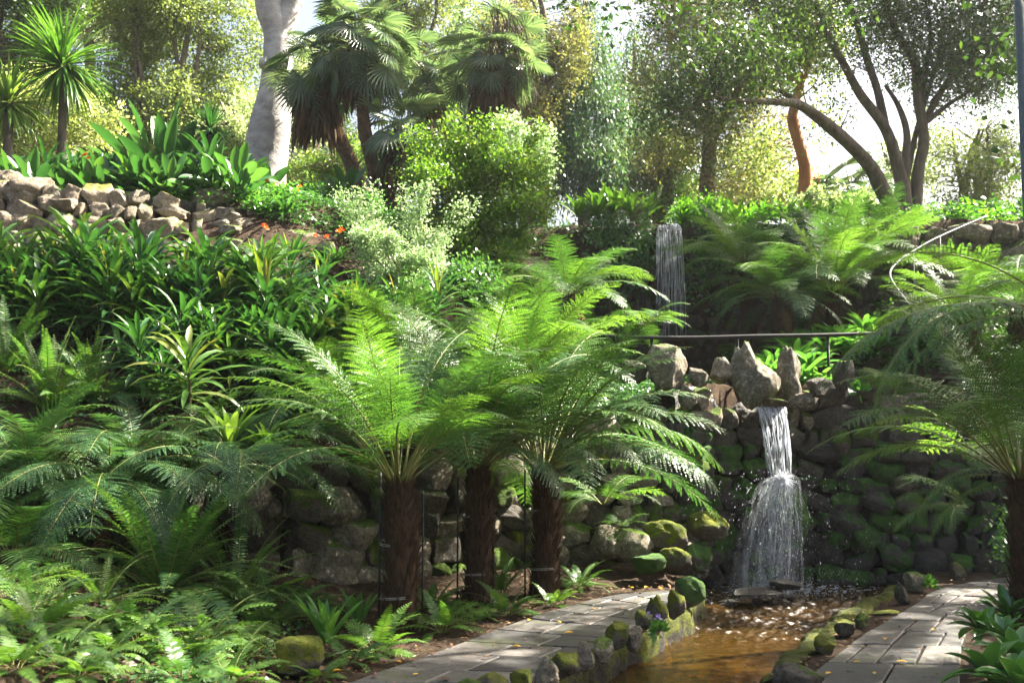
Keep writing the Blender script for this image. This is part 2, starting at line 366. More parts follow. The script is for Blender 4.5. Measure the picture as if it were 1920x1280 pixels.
pr = n.nodes.new("ShaderNodeBsdfPrincipled"); n.links.new(c, pr.inputs[0]); pr.inputs["Roughness"].default_value = .95; pr.inputs["Specular IOR Level"].default_value = .15
n.links.new(bump(n, tnoise(n, 30, 9, .8, v), 1.0, .04), pr.inputs["Normal"]); n.links.new(pr.outputs[0], out.inputs[0]); M['soil'] = m
tag(ob("ground", mb.mesh("ground", m)), kind="structure")

# ------------------------------------------------------------ rocks
def rock_mesh(seed, kind='round', sub=4, mat='rock'):
    rng = np.random.RandomState(seed)
    bm = bmesh.new(); bmesh.ops.create_icosphere(bm, subdivisions=sub, radius=1)
    v = np.array([x.co[:] for x in bm.verts])
    ncut, lo, hi = {'round': (13, .62, .90), 'block': (8, .5, .74), 'spire': (8, .6, .9), 'slab': (6, .5, .85)}[kind]
    if kind == 'block':
        cuts = [np.array(a, float) + rng.randn(3) * .13 for a in [(1, 0, 0), (-1, 0, 0), (0, 1, 0), (0, -1, 0), (0, 0, 1), (0, 0, -1)]]
    else: cuts = []
    cuts += [rng.randn(3) for _ in range(ncut)]
    for c_ in cuts:
        c_ = c_ / np.linalg.norm(c_); d = rng.uniform(lo, hi); e = np.maximum(0, v @ c_ - d); v = v - e[:, None] * c_ * .97
    off = Vector(rng.rand(3) * 50)
    v = v * (1 + .05 * np.array([noise.cell(Vector(p) * 2.3 + off) for p in v])[:, None] * 0) ; d1 = np.array([noise.fractal(Vector(p) * 1.3 + off, .9, 2.1, 5) for p in v])
    d2 = np.array([noise.ridged_multi_fractal(Vector(p) * 3.2 + off, .8, 2.0, 4, 1.0, 2.0) for p in v]) - 1.2
    k1, k2 = (.15, .055) if kind != 'spire' else (.26, .10)
    v = v * (1 + k1 * d1 + k2 * d2)[:, None]
    if kind == 'spire':
        t = np.clip((v[:, 2] + 1) / 2, 0, 1.2); s = 1.12 - .72 * t ** 1.3; v[:, 0] = v[:, 0] * s + .25 * rng.randn() * t * t; v[:, 1] *= s
    if kind == 'slab': v[:, 2] *= .45
    for a, b in zip(bm.verts, v): a.co = b
    for f in bm.faces: f.smooth = True
    me = bpy.data.meshes.new("rock"); bm.to_mesh(me); bm.free(); me.materials.append(M[mat]); return me
ROCK = {}
for mat_ in ('rock_black', 'rock', 'rock_moss', 'rock_wet', 'rock_dark', 'rock_tan'):
    base_ = ROCK.get('proto')
    if base_ is None:
        base_ = {k: [rock_mesh(sd * 7 + j, k, 4) for j in range(nn)] for sd, (k, nn) in enumerate([('round', 8), ('block', 7), ('spire', 4), ('slab', 4)])}
        ROCK['proto'] = base_
    d = {}
    for k, l in base_.items():
        d[k] = []
        for me in l:
            c_ = me.copy(); c_.materials[0] = M[mat_]; d[k].append(c_)
    ROCK[mat_] = d
def rock(kind, mat, loc, size, rng, parent=None, name="rock", rot=None, **k):
    me = ROCK[mat][kind]; me = me[rng.randint(len(me))]
    rot = rot if rot is not None else (rng.uniform(-.3, .3), rng.uniform(-.3, .3), rng.uniform(0, 6.28))
    o = ob(name, me, parent, loc, rot, size)
    return tag(o, **k) if k else o

def wall(name, line, zlo, zhi, mats, rsize, rng, label, batter=.25, depth=.5, kinds=('round', 'block'), maxr=98, cols=None):
    """a mortared boulder wall: line = [(x, y), ...]; one child per boulder"""
    line = np.array(line, float); seg = np.linalg.norm(np.diff(line, axis=0), axis=1); cum = np.concatenate([[0], np.cumsum(seg)]); Lw = cum[-1]
    root = empty(name, (line[0][0], line[0][1], 0), label=label, cat="stone wall")
    org = np.array([line[0][0], line[0][1], 0])
    def pt(s, z, off=0.0):
        x = np.interp(s, cum, line[:, 0]); y = np.interp(s, cum, line[:, 1]); e = .15
        dx = np.interp(s + e, cum, line[:, 0]) - np.interp(s - e, cum, line[:, 0]); dy = np.interp(s + e, cum, line[:, 1]) - np.interp(s - e, cum, line[:, 1])
        l = math.hypot(dx, dy); nx_, ny_ = dy / l, -dx / l
        k = off - batter * (z - zlo)
        return np.array([x + nx_ * k, y + ny_ * k, z]), math.atan2(dy, dx)
    # mortar core
    b = MB(); ss = np.linspace(0, Lw, int(Lw / .12) + 2); zz = np.linspace(zlo - .2, 1, 14)
    g = []
    for t in np.linspace(0, 1, 16):
        for s in ss:
            zt = zhi(s) if callable(zhi) else zhi
            z = zlo - .25 + (zt - .06 - zlo + .25) * t
            p_, _ = pt(s, z, -.10 + .03 * math.sin(s * 9 + z * 11) + rng.randn() * .008); g.append(p_ - org)
    for s in ss:
        zt = zhi(s) if callable(zhi) else zhi
        p_, _ = pt(s, zt - .06, -depth); g.append(p_ - org)
    ns = len(ss); ii = np.arange(16)[:, None] * ns + np.arange(ns - 1)[None]
    b.add(np.array(g), np.stack([ii, ii + 1, ii + ns + 1, ii + ns], -1).reshape(-1, 4))
    ob("mortar", b.mesh("mortar", M['rock_black']), root)
    cnt = 0; z = zlo + rsize * .25; row = 0; rocks = []
    while True:
        s = -rsize * .2 + (row % 2) * rsize * .5; h = rsize * rng.uniform(.78, 1.0); any_ = False
        while s < Lw + .1:
            wd = rsize * rng.uniform(.5, 1.75); sc_ = min(max(s + wd / 2, 0), Lw)
            zt = zhi(sc_) if callable(zhi) else zhi
            if z + h * .3 < zt:
                any_ = True; rocks.append((sc_, z + rng.uniform(-.12, .12) * rsize, wd, h * rng.uniform(.85, 1.25)))
            s += wd * .93
        z += h * .86; row += 1
        if not any_: break
    rocks.sort(key=lambda r: -r[2] * r[3]); extra = {}
    for s, z, wd, h in rocks:
        p_, a = pt(s, z, .02 + rng.uniform(-.05, .05))
        mt = mats[rng.randint(len(mats))] if not callable(cols) else cols(s, z, rng)
        k = kinds[rng.randint(len(kinds))]
        cnt += 1
        if cnt > maxr:
            me_ = ROCK[mt][k][rng.randint(len(ROCK[mt][k]))]; v_ = np.empty(len(me_.vertices) * 3); me_.vertices.foreach_get("co", v_); f_ = np.array([p.vertices[:] for p in me_.polygons])
            a_ = a + rng.uniform(-.35, .35); ca, sa = math.cos(a_), math.sin(a_); v_ = v_.reshape(-1, 3) * [wd * .62, rsize * .5, h * .64]
            v_ = v_ @ np.array([[ca, sa, 0], [-sa, ca, 0], [0, 0, 1]]) + (p_ - org); extra.setdefault(mt, MB()).add(v_, t=f_); continue
        rock(k, mt, p_ - org, (wd * .62, rsize * rng.uniform(.4, .6), h * .64), rng, root, "boulder", (rng.uniform(-.25, .25), rng.uniform(-.5, .5), a + rng.uniform(-.35, .35)))
    if extra:
        tot = MB(); mm_ = []
        for q, (mt, b_) in enumerate(extra.items()):
            mm_.append(M[mt]); b_.tm = [t_ + q for t_ in b_.tm]
            for v_, t_, m_ in zip(b_.v, b_.t, b_.tm):
                pass
            tot.t += [t_ + tot.n for t_ in b_.t]; tot.tm += b_.tm; tot.v += b_.v; tot.n += b_.n
        ob("small_boulders", tot.mesh("small_boulders", mm_), root)["kind"] = "stuff"
    return root
rw = np.random.RandomState(11)
wl = [(x, float(Yw(x)) - .05) for x in (-4.6, -3.2, -2.4, -1.8, -.9, 0)]
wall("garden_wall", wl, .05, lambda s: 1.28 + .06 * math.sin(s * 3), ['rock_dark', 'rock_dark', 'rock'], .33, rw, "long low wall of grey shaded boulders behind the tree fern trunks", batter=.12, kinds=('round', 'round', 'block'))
wl = [(x, float(Yw(x)) - .05) for x in (0, .4, .8, 1.2, 1.6, 2.0)]
wall("rock_bank_wall", wl, .0, lambda s: 1.4 + .30 * s, ['rock', 'rock', 'rock_dark', 'rock_moss'], .25, rw, "sunlit sloping wall of stacked boulders left of the lower waterfall", batter=.22)
def wcol(s, z, rng):
    r = rng.rand()
    if z < 1.35: return 'rock_wet' if r < .85 else 'rock_dark'
    return ('rock' if r < .65 else 'rock_dark') if z > 1.6 else ('rock_dark' if r < .5 else 'rock_wet')  # paler stones near the top put the top light into the colour
def fz(s): return 2.12 if not (.62 < s < 1.22) else 1.80
wall("waterfall_wall", [(2.0, 11.35), (2.35, 11.7), (2.7, 11.85), (3.4, 11.85), (4.2, 11.6), (5.2, 11.3), (6.6, 11.0)], -.15, fz, ['rock_wet'], .27, rw,
     "tall dark wet boulder wall with bright moss that the lower waterfall runs down", batter=.08, cols=wcol, kinds=('round', 'round', 'block'))
wall("cascade_wall", [(1.2, 16.95), (2.2, 16.98), (3.2, 16.98), (4.4, 17.0), (5.0, 17.0)], 2.5, lambda s: 4.95 if not (1.1 < s < 1.75) else 4.8, ['rock_wet', 'rock_dark'], .30, rw,
     "far dark boulder wall behind the upper waterfall", batter=.05)
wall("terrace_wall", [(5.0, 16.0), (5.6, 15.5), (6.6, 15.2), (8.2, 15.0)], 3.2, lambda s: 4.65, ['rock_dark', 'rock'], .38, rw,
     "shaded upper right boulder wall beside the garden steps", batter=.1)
# left rockery of tan stones
wall("tan_rockery_wall", [(-7.6, 12.6), (-6.4, 12.7), (-5.2, 12.9), (-4.2, 13.2), (-3.2, 13.5), (-2.6, 13.7)], 3.0, lambda s: 4.97 - .06 * s, ['rock_tan', 'rock_tan', 'rock'], .30, rw,
     "sunlit wall of tan angular stones at the upper left above the strap-leaved plants", batter=.45, kinds=('block', 'block', 'round'))

# loose stones ------------------------------------------------------------
def put(px, py, wpx, hpx, Yd, kind, mat, label, group=None, cat="boulder", name="boulder", tilt=None, dp=None):
    p_ = P(px, py, Yd); sx_ = wpx / 2 / F * Yd * 1.08; sz_ = hpx / 2 / F * Yd * 1.08
    if group == cr: sx_ *= .88; sz_ *= .9; p_[2] -= .03
    rot = tilt or (rw.uniform(-.12, .12), rw.uniform(-.12, .12), rw.uniform(-.5, .5))
    o = rock(kind, mat, p_, (sx_, dp or (sx_ + sz_) / 2 * .8, sz_), rw, None, name, rot)
    return tag(o, label, cat, group)
cr = "upright rocks along the top of the waterfall wall"
put(1250, 682, 78, 105, 11.5, 'round', 'rock', "rounded upright boulder, leftmost on the crest of the waterfall wall", cr)
put(1190, 690, 72, 62, 11.6, 'block', 'rock_dark', "dark squat boulder at the left end of the waterfall crest", cr)
put(1308, 702, 58, 52, 11.5, 'block', 'rock', "small pitted stone between two upright crest rocks", cr)
put(1352, 690, 62, 70, 11.6, 'block', 'rock', "leaning pale-edged stone beside the tall knobbly crest rock", cr, tilt=(0, .5, .2))
put(1400, 695, 78, 130, 11.65, 'spire', 'rock', "tall knobbly pointed rock above the lower waterfall", cr)
put(1432, 716, 60, 84, 11.5, 'round', 'rock', "rounded stone directly over the lower waterfall lip", cr)
put(1472, 696, 66, 115, 11.75, 'spire', 'rock', "pointed spire rock standing behind the waterfall lip", cr)
put(1583, 697, 54, 92, 11.75, 'block', 'rock_moss', "flat square slab standing upright on the waterfall wall", cr)
put(1538, 722, 80, 56, 11.6, 'block', 'rock_dark', "low mossy block below the handrail post", cr)
put(1640, 716, 88, 70, 11.7, 'round', 'rock_dark', "dark boulder at the right end of the waterfall crest", cr)
put(1504, 745, 70, 34, 11.55, 'block', 'rock', "low flat stone just right of the waterfall lip", cr)
put(1452, 744, 62, 14, 11.5, 'slab', 'rock', "thin flat capping slab over the waterfall lip", cr, dp=.2)
# rock that splits the lower fall and stones at its foot
put(1482, 975, 78, 130, 11.25, 'round', 'rock_wet', "wet boulder that splits the lower waterfall", cat="boulder")
put(1420, 1108, 120, 16, 10.4, 'slab', 'rock_black', "flat wet stone under the splashing water, left of the pool")
put(1475, 1096, 80, 22, 10.5, 'block', 'rock_black', "small wet stone in the middle of the splash")
g_ = "boulders fallen at the foot of the rock bank"
for px, py, a, b, yy, mt, lb in [(1245, 1008, 80, 62, 10.7, 'rock_moss', "yellow mossy boulder at the foot of the sunlit rock bank"), (1330, 985, 78, 52, 10.9, 'rock_moss', "green mossy boulder beside the spray of the waterfall"),
        (1185, 1020, 70, 60, 10.6, 'rock', "sunlit tan-faced boulder low in the rock bank"), (1310, 1045, 60, 56, 10.8, 'rock_wet', "dark wet boulder with mossy top left of the pool"),
        (1215, 1055, 62, 40, 10.3, 'rock_wet', "low black stone beside the end of the flagstone path"), (1265, 1050, 60, 44, 10.4, 'rock_moss', "squat mossy block by the waterfall pool"), (1140, 1020, 70, 66, 10.7, 'rock', "rounded grey boulder behind the small fern on the path edge")]:
    put(px, py, a, b, yy, 'round', mt, lb, g_)
# bottom-left rocks
g_ = "edging rocks in the fern bed by the camera"
for px, py, a, b, yy, k, mt, lb in [(562, 1232, 125, 100, 6.6, 'block', 'rock_moss', "square mossy block beside the flagstone path"), (225, 1272, 150, 60, 6.0, 'round', 'rock', "smooth pale rock at the bottom edge of the fern bed"),
        (5, 1225, 44, 100, 6.2, 'round', 'rock_tan', "tan rock cut by the left edge of the picture"), (44, 1235, 56, 62, 6.3, 'block', 'rock_dark', "small dark rock at the bottom left corner"),
        (165, 1100, 130, 90, 7.6, 'round', 'rock_dark', "shaded rock under the arching sword fern fronds"), (350, 925, 70, 120, 8.6, 'block', 'rock_dark', "tall dark rock at the left end of the garden wall"),
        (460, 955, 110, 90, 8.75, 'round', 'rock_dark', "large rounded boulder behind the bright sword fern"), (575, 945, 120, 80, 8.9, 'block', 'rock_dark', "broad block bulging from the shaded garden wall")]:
    put(px, py, a, b, yy, k, mt, lb, g_)
# upper left loose stones above the bank
g_ = "loose stones across the upper slope"
for px, py, a, b, yy, k, lb in [(395, 375, 130, 60, 14.3, 'block', "long weathered block on top of the upper slope"), (282, 392, 62, 52, 14.0, 'round', "round pale green stone on the upper slope"),
        (342, 392, 50, 44, 14.1, 'block', "small square stone beside the round pale one"), (375, 390, 26, 40, 14.0, 'block', "thin upright stone on the upper slope"), (422, 402, 54, 36, 13.9, 'block', "flat-topped stone above the little dry steps"),
        (432, 432, 62, 28, 13.6, 'block', "uppermost dry step slab under the flat-topped stone"), (430, 455, 60, 26, 13.4, 'block', "middle dry step slab on the upper slope"), (435, 478, 66, 28, 13.2, 'block', "lowest dry step slab on the upper slope"),
        (338, 440, 64, 22, 13.6, 'slab', "flat slab lying left of the dry steps"), (340, 462, 60, 22, 13.4, 'slab', "lower flat slab left of the dry steps"), (515, 425, 60, 40, 14.0, 'block', "grey stone in the bare soil right of the dry steps"),
        (560, 448, 70, 44, 13.8, 'round', "grey stone between the orange-flowered clumps"), (610, 470, 56, 50, 13.5, 'block', "pointed grey stone left of the pale bush"), (500, 500, 80, 50, 13.0, 'round', "half buried stone above the strap-leaved bank"),
        (660, 440, 50, 34, 14.2, 'block', "small grey stone behind the orange flowers"), (205, 415, 70, 50, 13.6, 'round', "round brown stone right of the tan rockery"), (455, 405, 50, 30, 14.2, 'slab', "low slab right of the flat-topped stone"),
        (60, 360, 110, 60, 13.6, 'round', "big lichen-covered boulder on top of the tan rockery"), (5, 345, 90, 60, 13.8, 'round', "dark mossy boulder at the far upper left"), (120, 385, 80, 40, 13.4, 'block', "wedge-shaped tan boulder on the rockery crest")]:
    put(px, py, a, b, yy, k, 'rock_tan' if px < 230 else 'rock', lb, g_)

# ------------------------------------------------------------ flagstone paths
def slab_mat():
    m, n, out = new_mat("flagstone"); g = n.nodes.new("ShaderNodeNewGeometry"); v = posco(n)
    c = ramp(n, math_(n, 'ADD', math_(n, 'MULTIPLY', g.outputs["Random Per Island"], .5), math_(n, 'MULTIPLY', tnoise(n, 5, 8, .7, v), .5)),
             [(.2, (.030, .028, .027)), (.5, (.060, .055, .052)), (.8, (.115, .102, .092))])
    st = ramp(n, tnoise(n, 26, 6, .7, v), [(.42, (1, 1, 1)), (.66, (.42, .40, .36))]); c = mixc(n, 1.0, c, st, 'MULTIPLY')
    ms = ramp(n, tnoise(n, 2.1, 8, .75, v), [(.54, (0, 0, 0)), (.66, (1, 1, 1))]); c = mixc(n, math_(n, 'MULTIPLY', ms, .7), c, (.07, .08, .03))
    pr = n.nodes.new("ShaderNodeBsdfPrincipled"); n.links.new(c, pr.inputs[0]); pr.inputs["Roughness"].default_value = .6
    n.links.new(bump(n, tnoise(n, 18, 9, .75, v), .35, .02), pr.inputs["Normal"]); n.links.new(pr.outputs[0], out.inputs[0]); return m
M['flag'] = slab_mat()
def path(name, A, B, rows, ncols, seed, z=.06, gap=.007):
    rng = np.random.RandomState(seed)
    def res(Lp, k):
        Lp = np.array(Lp); d = np.concatenate([[0], np.cumsum(np.linalg.norm(np.diff(Lp, axis=0), axis=1))]); t = np.linspace(0, d[-1], k)
        return np.stack([np.interp(t, d, Lp[:, 0]), np.interp(t, d, Lp[:, 1])], -1)
    A = res(A, 200); B = res(B, 200)
    def uv(t, s):
        t = np.clip(t, 0, 1) * 199; i = int(min(t, 198)); f = t - i
        a = A[i] * (1 - f) + A[i + 1] * f; b = B[i] * (1 - f) + B[i + 1] * f; return a * (1 - s) + b * s
    bm = bmesh.new(); cuts = np.cumsum(rng.uniform(.75, 1.3, rows)); cuts = np.concatenate([[0], cuts / cuts[-1]])
    for r in range(rows):
        nc = ncols + rng.randint(-1, 2); nc = max(nc, 1)
        cs = np.cumsum(rng.uniform(.6, 1.4, nc)); cs = np.concatenate([[0], cs / cs[-1]])
        for k in range(nc):
            sk = rng.uniform(-.01, .01)
            q = [uv(cuts[r], cs[k]), uv(cuts[r], cs[k + 1]), uv(cuts[r + 1], cs[k + 1]), uv(cuts[r + 1], cs[k])]
            c_ = sum(q) / 4; zz = z + rng.uniform(-.004, .004); tilt = rng.uniform(-.006, .006, 2)
            vs = []
            def inset(p, q2, dlt):
                o = []
                for i in range(4):
                    e1 = p[(i + 1) % 4] - p[i]; e0 = p[i - 1] - p[i]; e1 = e1 / max(np.linalg.norm(e1), 1e-6); e0 = e0 / max(np.linalg.norm(e0), 1e-6)
                    o.append(p[i] + (e1 + e0) * dlt)
                return o
            q1 = inset(q, None, gap * rng.uniform(.8, 1.6)); q2 = inset(q, None, gap * 2.2)
            lv = []
            for ring, zo in ((q1, -.08), (q1, -.008), (q2, 0.0)):
                lv.append([bm.verts.new((p[0], p[1], zz + zo + (p[0] - c_[0]) * tilt[0] + (p[1] - c_[1]) * tilt[1])) for p in ring])
            bm.faces.new(lv[2])
            for a, b in ((0, 1), (1, 2)):
                for i in range(4): bm.faces.new((lv[a][i], lv[a][(i + 1) % 4], lv[b][(i + 1) % 4], lv[b][i]))
    bmesh.ops.recalc_face_normals(bm, faces=bm.faces)
    me = bpy.data.meshes.new(name); bm.to_mesh(me); bm.free(); me.materials.append(M['flag'])
    return tag(ob(name, me), kind="structure")
g2 = lambda l: [Gz(a, b, .06)[:2] for a, b in l]
path("flagstone_path", g2([(420, 1340), (620, 1290), (760, 1240), (900, 1190), (1000, 1153), (1110, 1122), (1190, 1108), (1250, 1104)]),
     g2([(880, 1340), (960, 1290), (1040, 1245), (1140, 1200), (1200, 1170), (1240, 1146), (1262, 1130), (1275, 1116)]), 12, 3, 5)
path("right_flagstone_path", g2([(1440, 1340), (1500, 1280), (1560, 1228), (1630, 1180), (1715, 1132), (1745, 1105), (1800, 1092), (1900, 1080)]),
     g2([(1800, 1340), (1800, 1280), (1805, 1200), (1830, 1150), (1875, 1125), (1930, 1112), (1990, 1100), (2050, 1092)]), 11, 3, 8)

# ------------------------------------------------------------ pool edging
def kerb(name, px, py, side, seed):
    rng = np.random.RandomState(seed); b = MB(); pts = np.stack([px, py], -1); pts = pts[(pts[:, 1] > 3.5) & (pts[:, 1] < 10.6)]
    d = np.concatenate([[0], np.cumsum(np.linalg.norm(np.diff(pts, axis=0), axis=1))]); t = np.arange(0, d[-1], .05)
    c = np.stack([np.interp(t, d, pts[:, 0]), np.interp(t, d, pts[:, 1])], -1); T = nrm(np.gradient(c, axis=0)); N = np.stack([T[:, 1], -T[:, 0]], -1) * side
    rings = []
    for off, z in [(.05, -.45), (.06, -.12), (.05, .0), (.02, .045), (-.05, .055), (-.12, .04), (-.15, -.1)]:
        j = rng.randn(len(c)) * .012 + .025 * np.sin(t * 7 + seed) + .02 * np.sin(t * 17); rings.append(np.concatenate([c + N * (off + j)[:, None], (z + rng.randn(len(c)) * .012)[:, None]], 1))
    v = np.array(rings); k, s = v.shape[:2]; ii = np.arange(k - 1)[:, None] * s + np.arange(s - 1)[None]
    b.add(v.reshape(-1, 3), np.stack([ii, ii + 1, ii + s + 1, ii + s], -1).reshape(-1, 4))
    return tag(ob(name, b.mesh(name, M['kerb'])), kind="structure")
kerb("pool_kerb", PLx, PLy, 1, 2); kerb("right_pool_kerb", PRx, PRy, -1, 3)
g_ = "upright edging rocks between the flagstone path and the pool"
for k, (px, py, a, b, kd, mt, lb) in enumerate([(1292, 1105, 52, 62, 'round', 'rock_wet', "dark shiny edging rock at the far end of the path"), (1266, 1128, 34, 60, 'round', 'rock_moss', "narrow mossy edging rock behind the purple flowers"),
        (1232, 1138, 40, 62, 'spire', 'rock_moss', "upright pointed edging rock left of the purple flowers"), (1205, 1160, 34, 46, 'round', 'rock_moss', "small rounded edging rock beside the split upright one"), (1158, 1188, 52, 66, 'block', 'rock_moss', "tall edging rock with yellow moss down one side"),
        (1186, 1190, 40, 52, 'round', 'rock', "grey rounded edging rock right of the tall mossy one"), (1130, 1212, 46, 52, 'round', 'rock', "dull rounded edging rock left of the tall mossy one"), (1098, 1222, 40, 56, 'spire', 'rock', "pitted knobbly edging rock with lichen spots"),
        (1062, 1240, 60, 56, 'round', 'rock_moss', "edging rock wholly covered in yellow-green moss"), (1022, 1252, 48, 62, 'spire', 'rock', "grey wedge edging rock left of the moss-covered one"), (978, 1270, 52, 56, 'block', 'rock_moss', "half mossy edging rock at the bottom of the picture"),
        (925, 1280, 60, 50, 'round', 'rock_moss', "low mossy edging rock cut by the bottom of the picture"), (880, 1292, 50, 50, 'round', 'rock_dark', "dark edging rock at the bottom corner of the path")]):
    z = Gz(px, py + b * .42, .07); put(px, py + b * .10, a * 1.05, b * .92, z[1], kd, mt, lb, g_, "edging rock", "edging_rock")
g_ = "small edging rocks along the right path"
for px, py, a, b, kd, mt, lb in [(1490, 1268, 90, 40, 'round', 'rock_dark', "flat grey edging rock at the bottom of the right path"), (1545, 1207, 56, 34, 'round', 'rock_moss', "low dark edging rock beside the amber water"), (1584, 1176, 38, 32, 'round', 'rock_moss', "mossy rounded edging rock on the right path"),
        (1612, 1162, 34, 28, 'spire', 'rock_dark', "dark pointed edging rock on the right path"), (1690, 1113, 32, 38, 'spire', 'rock_dark', "upright dark edging rock near the wet wall"), (1712, 1088, 44, 44, 'block', 'rock', "pale pitted edging rock at the far end of the pool"),
        (1795, 1070, 38, 30, 'spire', 'rock_moss', "yellow mossy rock under the dark wall"), (1655, 1148, 66, 18, 'slab', 'rock_moss', "low mossy mound on the right pool edge")]:
    z = Gz(px, py + b * .4, .05); put(px, py, a, b * 1.1, z[1], kd, mt, lb, g_, "edging rock", "edging_rock")

# ------------------------------------------------------------ pool water
m, n, out = new_mat("pool_water"); v = posco(n)
mp = n.nodes.new("ShaderNodeMapping"); mp.inputs["Scale"].default_value = (1, 1.6, 1); n.links.new(v, mp.inputs[0])
h = math_(n, 'ADD', tnoise(n, 9, 4, .6, mp.outputs[0], .6), math_(n, 'MULTIPLY', tnoise(n, 34, 3, .6, mp.outputs[0], .5), .45))
sy = n.nodes.new("ShaderNodeSeparateXYZ"); n.links.new(v, sy.inputs[0])
st = n.nodes.new("ShaderNodeMapRange"); st.inputs[1].default_value = 7.0; st.inputs[2].default_value = 10.5; st.inputs[3].default_value = .35; st.inputs[4].default_value = 1.0; n.links.new(sy.outputs[1], st.inputs[0])
bp = n.nodes.new("ShaderNodeBump"); n.links.new(st.outputs[0], bp.inputs["Strength"]); bp.inputs["Distance"].default_value = .02; n.links.new(h, bp.inputs["Height"])
gl = n.nodes.new("ShaderNodeBsdfGlossy"); gl.inputs["Roughness"].default_value = .10; n.links.new(bp.outputs[0], gl.inputs["Normal"])
tp = n.nodes.new("ShaderNodeBsdfTransparent"); tp.inputs[0].default_value = (.56, .37, .11, 1)
fr = n.nodes.new("ShaderNodeFresnel"); fr.inputs[0].default_value = 1.45; n.links.new(bp.outputs[0], fr.inputs["Normal"])
mx = n.nodes.new("ShaderNodeMixShader"); n.links.new(fr.outputs[0], mx.inputs[0]); df = n.nodes.new("ShaderNodeBsdfDiffuse"); df.inputs[0].default_value = (.15, .078, .007, 1); m2 = n.nodes.new("ShaderNodeMixShader"); m2.inputs[0].default_value = .18
n.links.new(tp.outputs[0], m2.inputs[1]); n.links.new(df.outputs[0], m2.inputs[2])
n.links.new(m2.outputs[0], mx.inputs[1]); n.links.new(gl.outputs[0], mx.inputs[2]); n.links.new(mx.outputs[0], out.inputs[0])
rwv = np.random.RandomState(12); wk = [(rwv.uniform(0, 6.28), rwv.uniform(.05, .16), rwv.rand() * 6.28) for _ in range(46)]
NU = 150; b = MB(); ys = np.concatenate([np.linspace(3.0, 6.2, 30), np.linspace(6.22, 11.95, 330)]); g = []
for y in ys:
    a = np.interp(y, PLy, PLx) - .1; c_ = np.interp(y, PRy, PRx) + .1
    xx = np.linspace(a, c_, NU); g.append(np.stack([xx, np.full(NU, y), np.full(NU, -.17)], -1))
g = np.concatenate(g); amp = np.interp(g[:, 1], [6.5, 8.3, 9.2, 11.5], [.15, .32, .8, 1.6])
for th_, wl_, ph_ in wk: g[:, 2] += amp * wl_ * .016 * np.sin((g[:, 0] * math.cos(th_) + g[:, 1] * math.sin(th_)) * 6.283 / wl_ + ph_ + .8 * np.sin(g[:, 0] * 2.1 + ph_ * 3))
ii = np.arange(len(ys) - 1)[:, None] * NU + np.arange(NU - 1)[None]
b.add(g, np.stack([ii, ii + 1, ii + NU + 1, ii + NU], -1).reshape(-1, 4))
tag(ob("pool_water", b.mesh("pool_water", m)), kind="structure")

# ------------------------------------------------------------ waterfalls
m, n, out = new_mat("falling_water"); v = objco(n)
mp = n.nodes.new("ShaderNodeMapping"); mp.inputs["Scale"].default_value = (30, 30, 2.6); n.links.new(v, mp.inputs[0])
f = ramp(n, tnoise(n, 1.0, 5, .65, mp.outputs[0]), [(.50, (0, 0, 0)), (.66, (1, 1, 1))])
pr = n.nodes.new("ShaderNodeBsdfPrincipled"); pr.inputs["Base Color"].default_value = (.62, .65, .69, 1); pr.inputs["Roughness"].default_value = .25
tl = n.nodes.new("ShaderNodeBsdfTranslucent"); tl.inputs[0].default_value = (.9, .93, .97, 1)
mw = n.nodes.new("ShaderNodeMixShader"); mw.inputs[0].default_value = .45; n.links.new(pr.outputs[0], mw.inputs[1]); n.links.new(tl.outputs[0], mw.inputs[2])
tp = n.nodes.new("ShaderNodeBsdfTransparent"); mx = n.nodes.new("ShaderNodeMixShader")
n.links.new(math_(n, 'MULTIPLY', f, .55), mx.inputs[0]); n.links.new(tp.outputs[0], mx.inputs[1]); n.links.new(mw.outputs[0], mx.inputs[2]); n.links.new(mx.outputs[0], out.inputs[0]); M['fall'] = m
m = m.copy(); m.name = "soft_veil"; r_ = [x for x in m.node_tree.nodes if x.bl_idname == "ShaderNodeValToRGB"][0]; r_.color_ramp.elements[0].position = .40; r_.color_ramp.elements[1].position = .78
[x for x in m.node_tree.nodes if x.bl_idname == "ShaderNodeMapping"][0].inputs["Scale"].default_value = (17, 17, 2.6); M['veil'] = m
m, n, out = new_mat("water_drops"); pr = n.nodes.new("ShaderNodeBsdfPrincipled"); pr.inputs["Base Color"].default_value = (.72, .74, .78, 1); pr.inputs["Roughness"].default_value = .15
tl = n.nodes.new("ShaderNodeBsdfTranslucent"); tl.inputs[0].default_value = (.9, .93, .97, 1); mw = n.nodes.new("ShaderNodeMixShader"); mw.inputs[0].default_value = .5
n.links.new(pr.outputs[0], mw.inputs[1]); n.links.new(tl.outputs[0], mw.inputs[2])
tp = n.nodes.new("ShaderNodeBsdfTransparent"); mx = n.nodes.new("ShaderNodeMixShader"); mx.inputs[0].default_value = .6
n.links.new(tp.outputs[0], mx.inputs[1]); n.links.new(mw.outputs[0], mx.inputs[2]); n.links.new(mx.outputs[0], out.inputs[0]); M['drops'] = m
def strand_mesh(paths, radii, org, mat, name, sides=4):
    b = MB()
    for p_, r_ in zip(paths, radii):
        v, q, t = tube(p_ - org, r_, sides); b.add(v, q, t)
    return b.mesh(name, mat)
